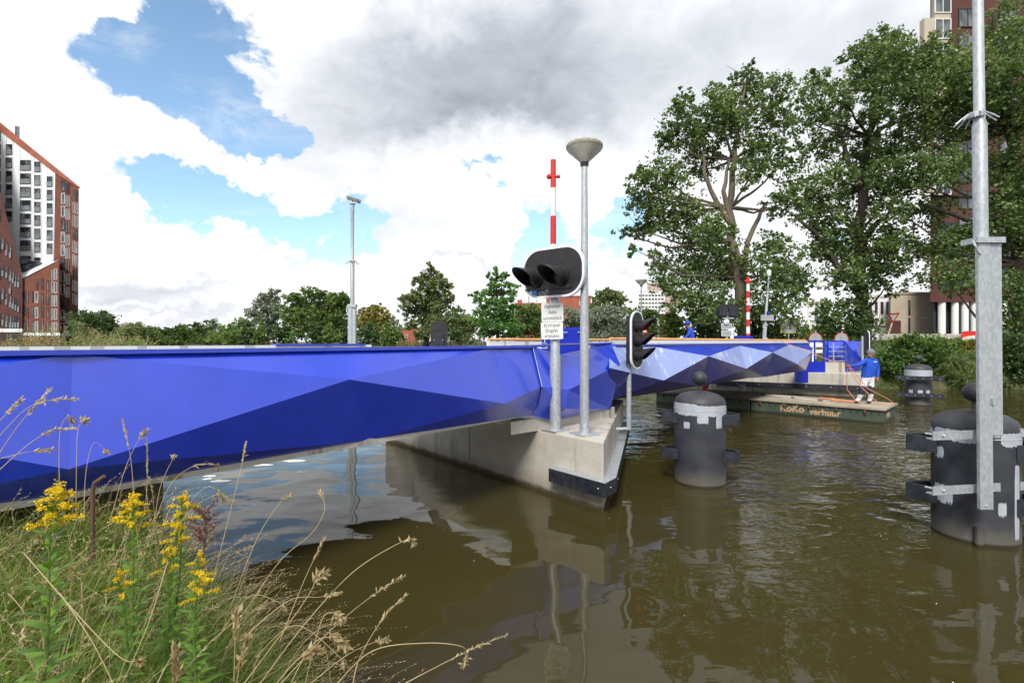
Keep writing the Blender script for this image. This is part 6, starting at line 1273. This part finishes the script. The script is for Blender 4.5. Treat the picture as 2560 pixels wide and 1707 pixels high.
# ---- goldenrod plants
def goldenrod(top, bottom, Y, size, label, plumes=9, lean_=0, seed=1, leafy=True):
    q = np.random.default_rng(seed); a, c = P(*bottom, Y), P(*top, Y); t = thing('goldenrod_plant', label, 'flower', a, 'goldenrod plants on the near bank')
    d = c-a; pts = [a+d*s+Vector((math.sin(s*4+seed)*.012, math.cos(s*3)*.01, 0)) for s in np.linspace(0, 1, 9)]
    MB().tube(pts, [.005*(1.1-.6*i/9) for i in range(9)], 6).build('stem', M['stem_green'], t)
    if leafy:
        L = QB(); n = 44; C, D_, ln = [], [], []
        for i in range(n):
            s = .02+.94*i/n; f = s*8; k = int(min(f, 7)); p = pts[k].lerp(pts[k+1], f-k); an = i*2.4+seed
            up_ = .35+.9*s; D_.append((math.cos(an), math.sin(an), up_+q.uniform(-.2, .2))); C.append(tuple(p)); ln.append(.115*(1.1-.55*s)*q.uniform(.75, 1.2)*size)
        C, D_, ln = np.array(C), np.array(D_), np.array(ln); D_ /= np.linalg.norm(D_, axis=1, keepdims=True)
        side = np.cross(D_, [0, 0, 1.]); side /= np.linalg.norm(side, axis=1, keepdims=True); V = []
        for s, w_, dr in ((0, .12, 0), (.25, .85, .0), (.55, .8, -.05), (.82, .4, -.16), (1, .02, -.28)):
            p = C+D_*ln[:, None]*s+np.array([0, 0, 1])*dr*ln[:, None]; V += [p-side*w_*ln[:, None]*.16, p+side*w_*ln[:, None]*.16]
        V = np.stack(V, 1).reshape(-1, 3); f = np.array([[2*i, 2*i+1, 2*i+3, 2*i+2] for i in range(4)]); L.add(V, (np.arange(n)[:, None, None]*10+f[None]).reshape(-1, 4)); L.build('leaves', LM['gold_leaf'], t)
    FQ = QB(); PB = MB()
    for i in range(plumes):
        an = i*2.4+seed*1.7; s = .80+.2*i/plumes; p = a+d*s; out_ = Vector((math.cos(an), math.sin(an), .35)); ln_ = .072*size*q.uniform(.7, 1.25)*(1.25-.7*(i/plumes))
        arc = [p+out_*ln_*x+Vector((0, 0, 1))*(.25*ln_*x-.45*ln_*x*x) for x in np.linspace(0, 1, 7)]; PB.tube(arc, .0016, 4)
        C = []
        for x in range(110): f = q.uniform(.12, 1)*6; k = int(min(f, 5)); C.append(np.array(arc[k].lerp(arc[k+1], f-k))+q.normal(size=3)*.0045*size+np.array([0, 0, .006]))
        FQ.add(*diamonds(np.array(C), q.normal(size=(110, 3))+np.array([0, 0, .8]), 0.0085*size, .0065*size))
    C = np.array([np.array(a+d*q.uniform(.96, 1.03))+q.normal(size=3)*.007*size for x in range(140)]); FQ.add(*diamonds(C, q.normal(size=(140, 3))+np.array([0, 0, .8]), 0.0085*size, .0065*size))
    fo = FQ.build('flower_head', LM['gold'], t)
    PB.build('flower_stalk', M['stem_green'], fo)
    return t
goldenrod((150, 1222), (92, 1735), 1.75, 1.05, 'largest goldenrod plant with broad yellow head at the left of the bank', 13, seed=1)
goldenrod((330, 1246), (338, 1640), 2.15, .98, 'leafy goldenrod with dense yellow head left of the reddish dock', 12, seed=4)
goldenrod((462, 1240), (425, 1600), 2.25, .9, 'slender goldenrod with two tiers of bloom nearest the reddish dock', 9, seed=6)
goldenrod((446, 1312), (420, 1650), 2.2, .75, 'goldenrod with narrow bloom directly below the slender two-tier one', 9, seed=9)
goldenrod((420, 1375), (410, 1700), 2.1, .65, 'orange-tinged goldenrod still in bud in the middle of the clump', 7, seed=12)
goldenrod((500, 1385), (470, 1700), 2.1, .6, 'small budding goldenrod at the right side of the clump', 7, seed=15)
goldenrod((298, 1432), (320, 1720), 1.95, .65, 'low goldenrod with drooping sprays under the dense-headed one', 7, seed=18)
goldenrod((505, 1440), (480, 1740), 1.9, .75, 'low right goldenrod with short bright sprays near the water', 8, seed=21)
# ---- reddish dock
dp = P(505, 1420, 2.75); t = thing('dock_plant', 'withered reddish brown dock plant beside the dry grass at the water', 'weed', dp); C = []; b = MB(); tp = P(512, 1262, 2.8)
b.tube([dp, dp.lerp(tp, .5)+Vector((.01, 0, 0)), tp], .004, 5)
for i in range(13):
    a = dp.lerp(tp, .35+.6*i/13); an = i*2.4; e = a+Vector((math.cos(an)*.09, math.sin(an)*.09, .07)); b.tube([a, e], .002, 4)
    for x in range(60): C.append(np.array(a.lerp(e, rng.uniform(.1, 1)))+rng.normal(size=3)*.006)
b.build('stem', M['rust'], t); C = np.array(C); Q_ = QB(); Q_.add(*diamonds(C, rng.normal(size=C.shape), .012, .008)); Q_.build('seed_spikes', LM['dock'], t)
# ---- low broad-leaved herbs, a rusty stake
hq = QB()
bb = spot(1500, -3, .2, 1.2, 3.6, -.1); k = len(bb); bb[:, 2] += rng.uniform(.05, .32, k)
hq.add(*diamonds(bb, rng.normal(size=(k, 3))+np.array([0, 0, .9]), rng.uniform(.03, .075, k), rng.uniform(.008, .018, k)))
tag(hq.build('bank_herbs', LM['gold_leaf']), kind='stuff', label='low broad-leaved herbs among the bank grass', cat='herbs')
p = P(233, 1275, 3.0); b = MB(); b.tube([p-Vector((0, 0, .3)), P(232, 1230, 3.0), P(236, 1205, 3.0), P(262, 1188, 3.0)], .011, 8); tag(b.build('rusty_stake', M['rust']), 'bent rusty iron stake in front of the dark abutment', 'stake')
# ---- weeds on the far side of the span and reeds along the far bank
wq = QB()
b = np.column_stack([rng.uniform(-16, -11.2, 1500), rng.uniform(10.5, 15.5, 1500)]); b = b[sdist(b[:, 0], b[:, 1]) > .3]; b = np.column_stack([b, ground(b[:, 0], b[:, 1])]); k = len(b)
V, Fq, p = blades(b, rng.uniform(0, 6.28, k), rng.uniform(.8, 1.5, k), rng.uniform(.1, .5, k), rng.uniform(.012, .02, k), 6, .6); wq.add(V, Fq, 0); wq.add(*seedheads(p[:500], .6, 12, .07, .02, .8), 1)
tag(wq.build('tall_weeds', [LM['olive'], LM['straw']]), kind='stuff', label='tall olive weeds seen over the left end of the span', cat='weeds')
rq = QB()
b = np.column_stack([rng.uniform(-30, 16, 26000), rng.uniform(27, 66, 26000)]); s = sdist(b[:, 0], b[:, 1]); b = b[(s > -.2) & (s < 4)]; b = np.column_stack([b, ground(b[:, 0], b[:, 1])]); k = len(b)
V, Fq, p = blades(b, rng.uniform(0, 6.28, k), rng.uniform(.5, 1.5, k), rng.uniform(.1, .6, k), rng.uniform(.03, .07, k), 4, .7); rq.add(V, Fq, 0); rq.add(*seedheads(p[:700], .7, 6, .14, .05, .6), 1)
tag(rq.build('bank_reeds', [LM['olive'], LM['straw']]), kind='stuff', label='rough grass and reeds along the opposite bank', cat='reeds')
rq = QB()
b = np.column_stack([rng.uniform(15, 40, 12000), rng.uniform(25, 34, 12000)]); s = sdist(b[:, 0], b[:, 1]); b = b[(s > -.15) & (s < 6)]; b = np.column_stack([b, ground(b[:, 0], b[:, 1])]); k = len(b)
V, Fq, p = blades(b, rng.uniform(0, 6.28, k), rng.uniform(.3, .8, k), rng.uniform(.3, 1., k), rng.uniform(.02, .04, k), 4, .7); rq.add(V, Fq)
tag(rq.build('bank_grass', [LM['mid']]), kind='stuff', label='green grass on the right bank under the brambles', cat='grass')
# ---- foam flecks drifting on the still water
fq = MB()
for i in range(45):
    x, y = rng.uniform(-4.5, 6), rng.uniform(2.5, 10)
    if sdist(np.array([x]), np.array([y]))[0] > -.2: continue
    r = rng.uniform(.0025, .006); fq.lathe([(r, 0), (r*.6, .003), (.0005, .004)], (x, y, .001), 7, caps=False)
for u, v, L_, w_ in ((650, 1160, .28, .04), (735, 1150, .30, .05), (525, 1188, .12, .03), (555, 1200, .2, .045), (520, 1195, .1, .03), (748, 1178, .09, .03)):
    c = onz(u, v, .002); n = 11; fq.poly([c+Vector((L_*math.cos(6.283*i/n)*rng.uniform(.7, 1.1), w_*2.2*math.sin(6.283*i/n)*rng.uniform(.6, 1.2), 0)) for i in range(n)])
M['foam'] = mat('foam', (.75, .75, .72), (.6, .6, .57), 20, .8)
tag(fq.build('foam_flecks', M['foam']), kind='stuff', label='small white foam flecks on the still brown water', cat='foam')
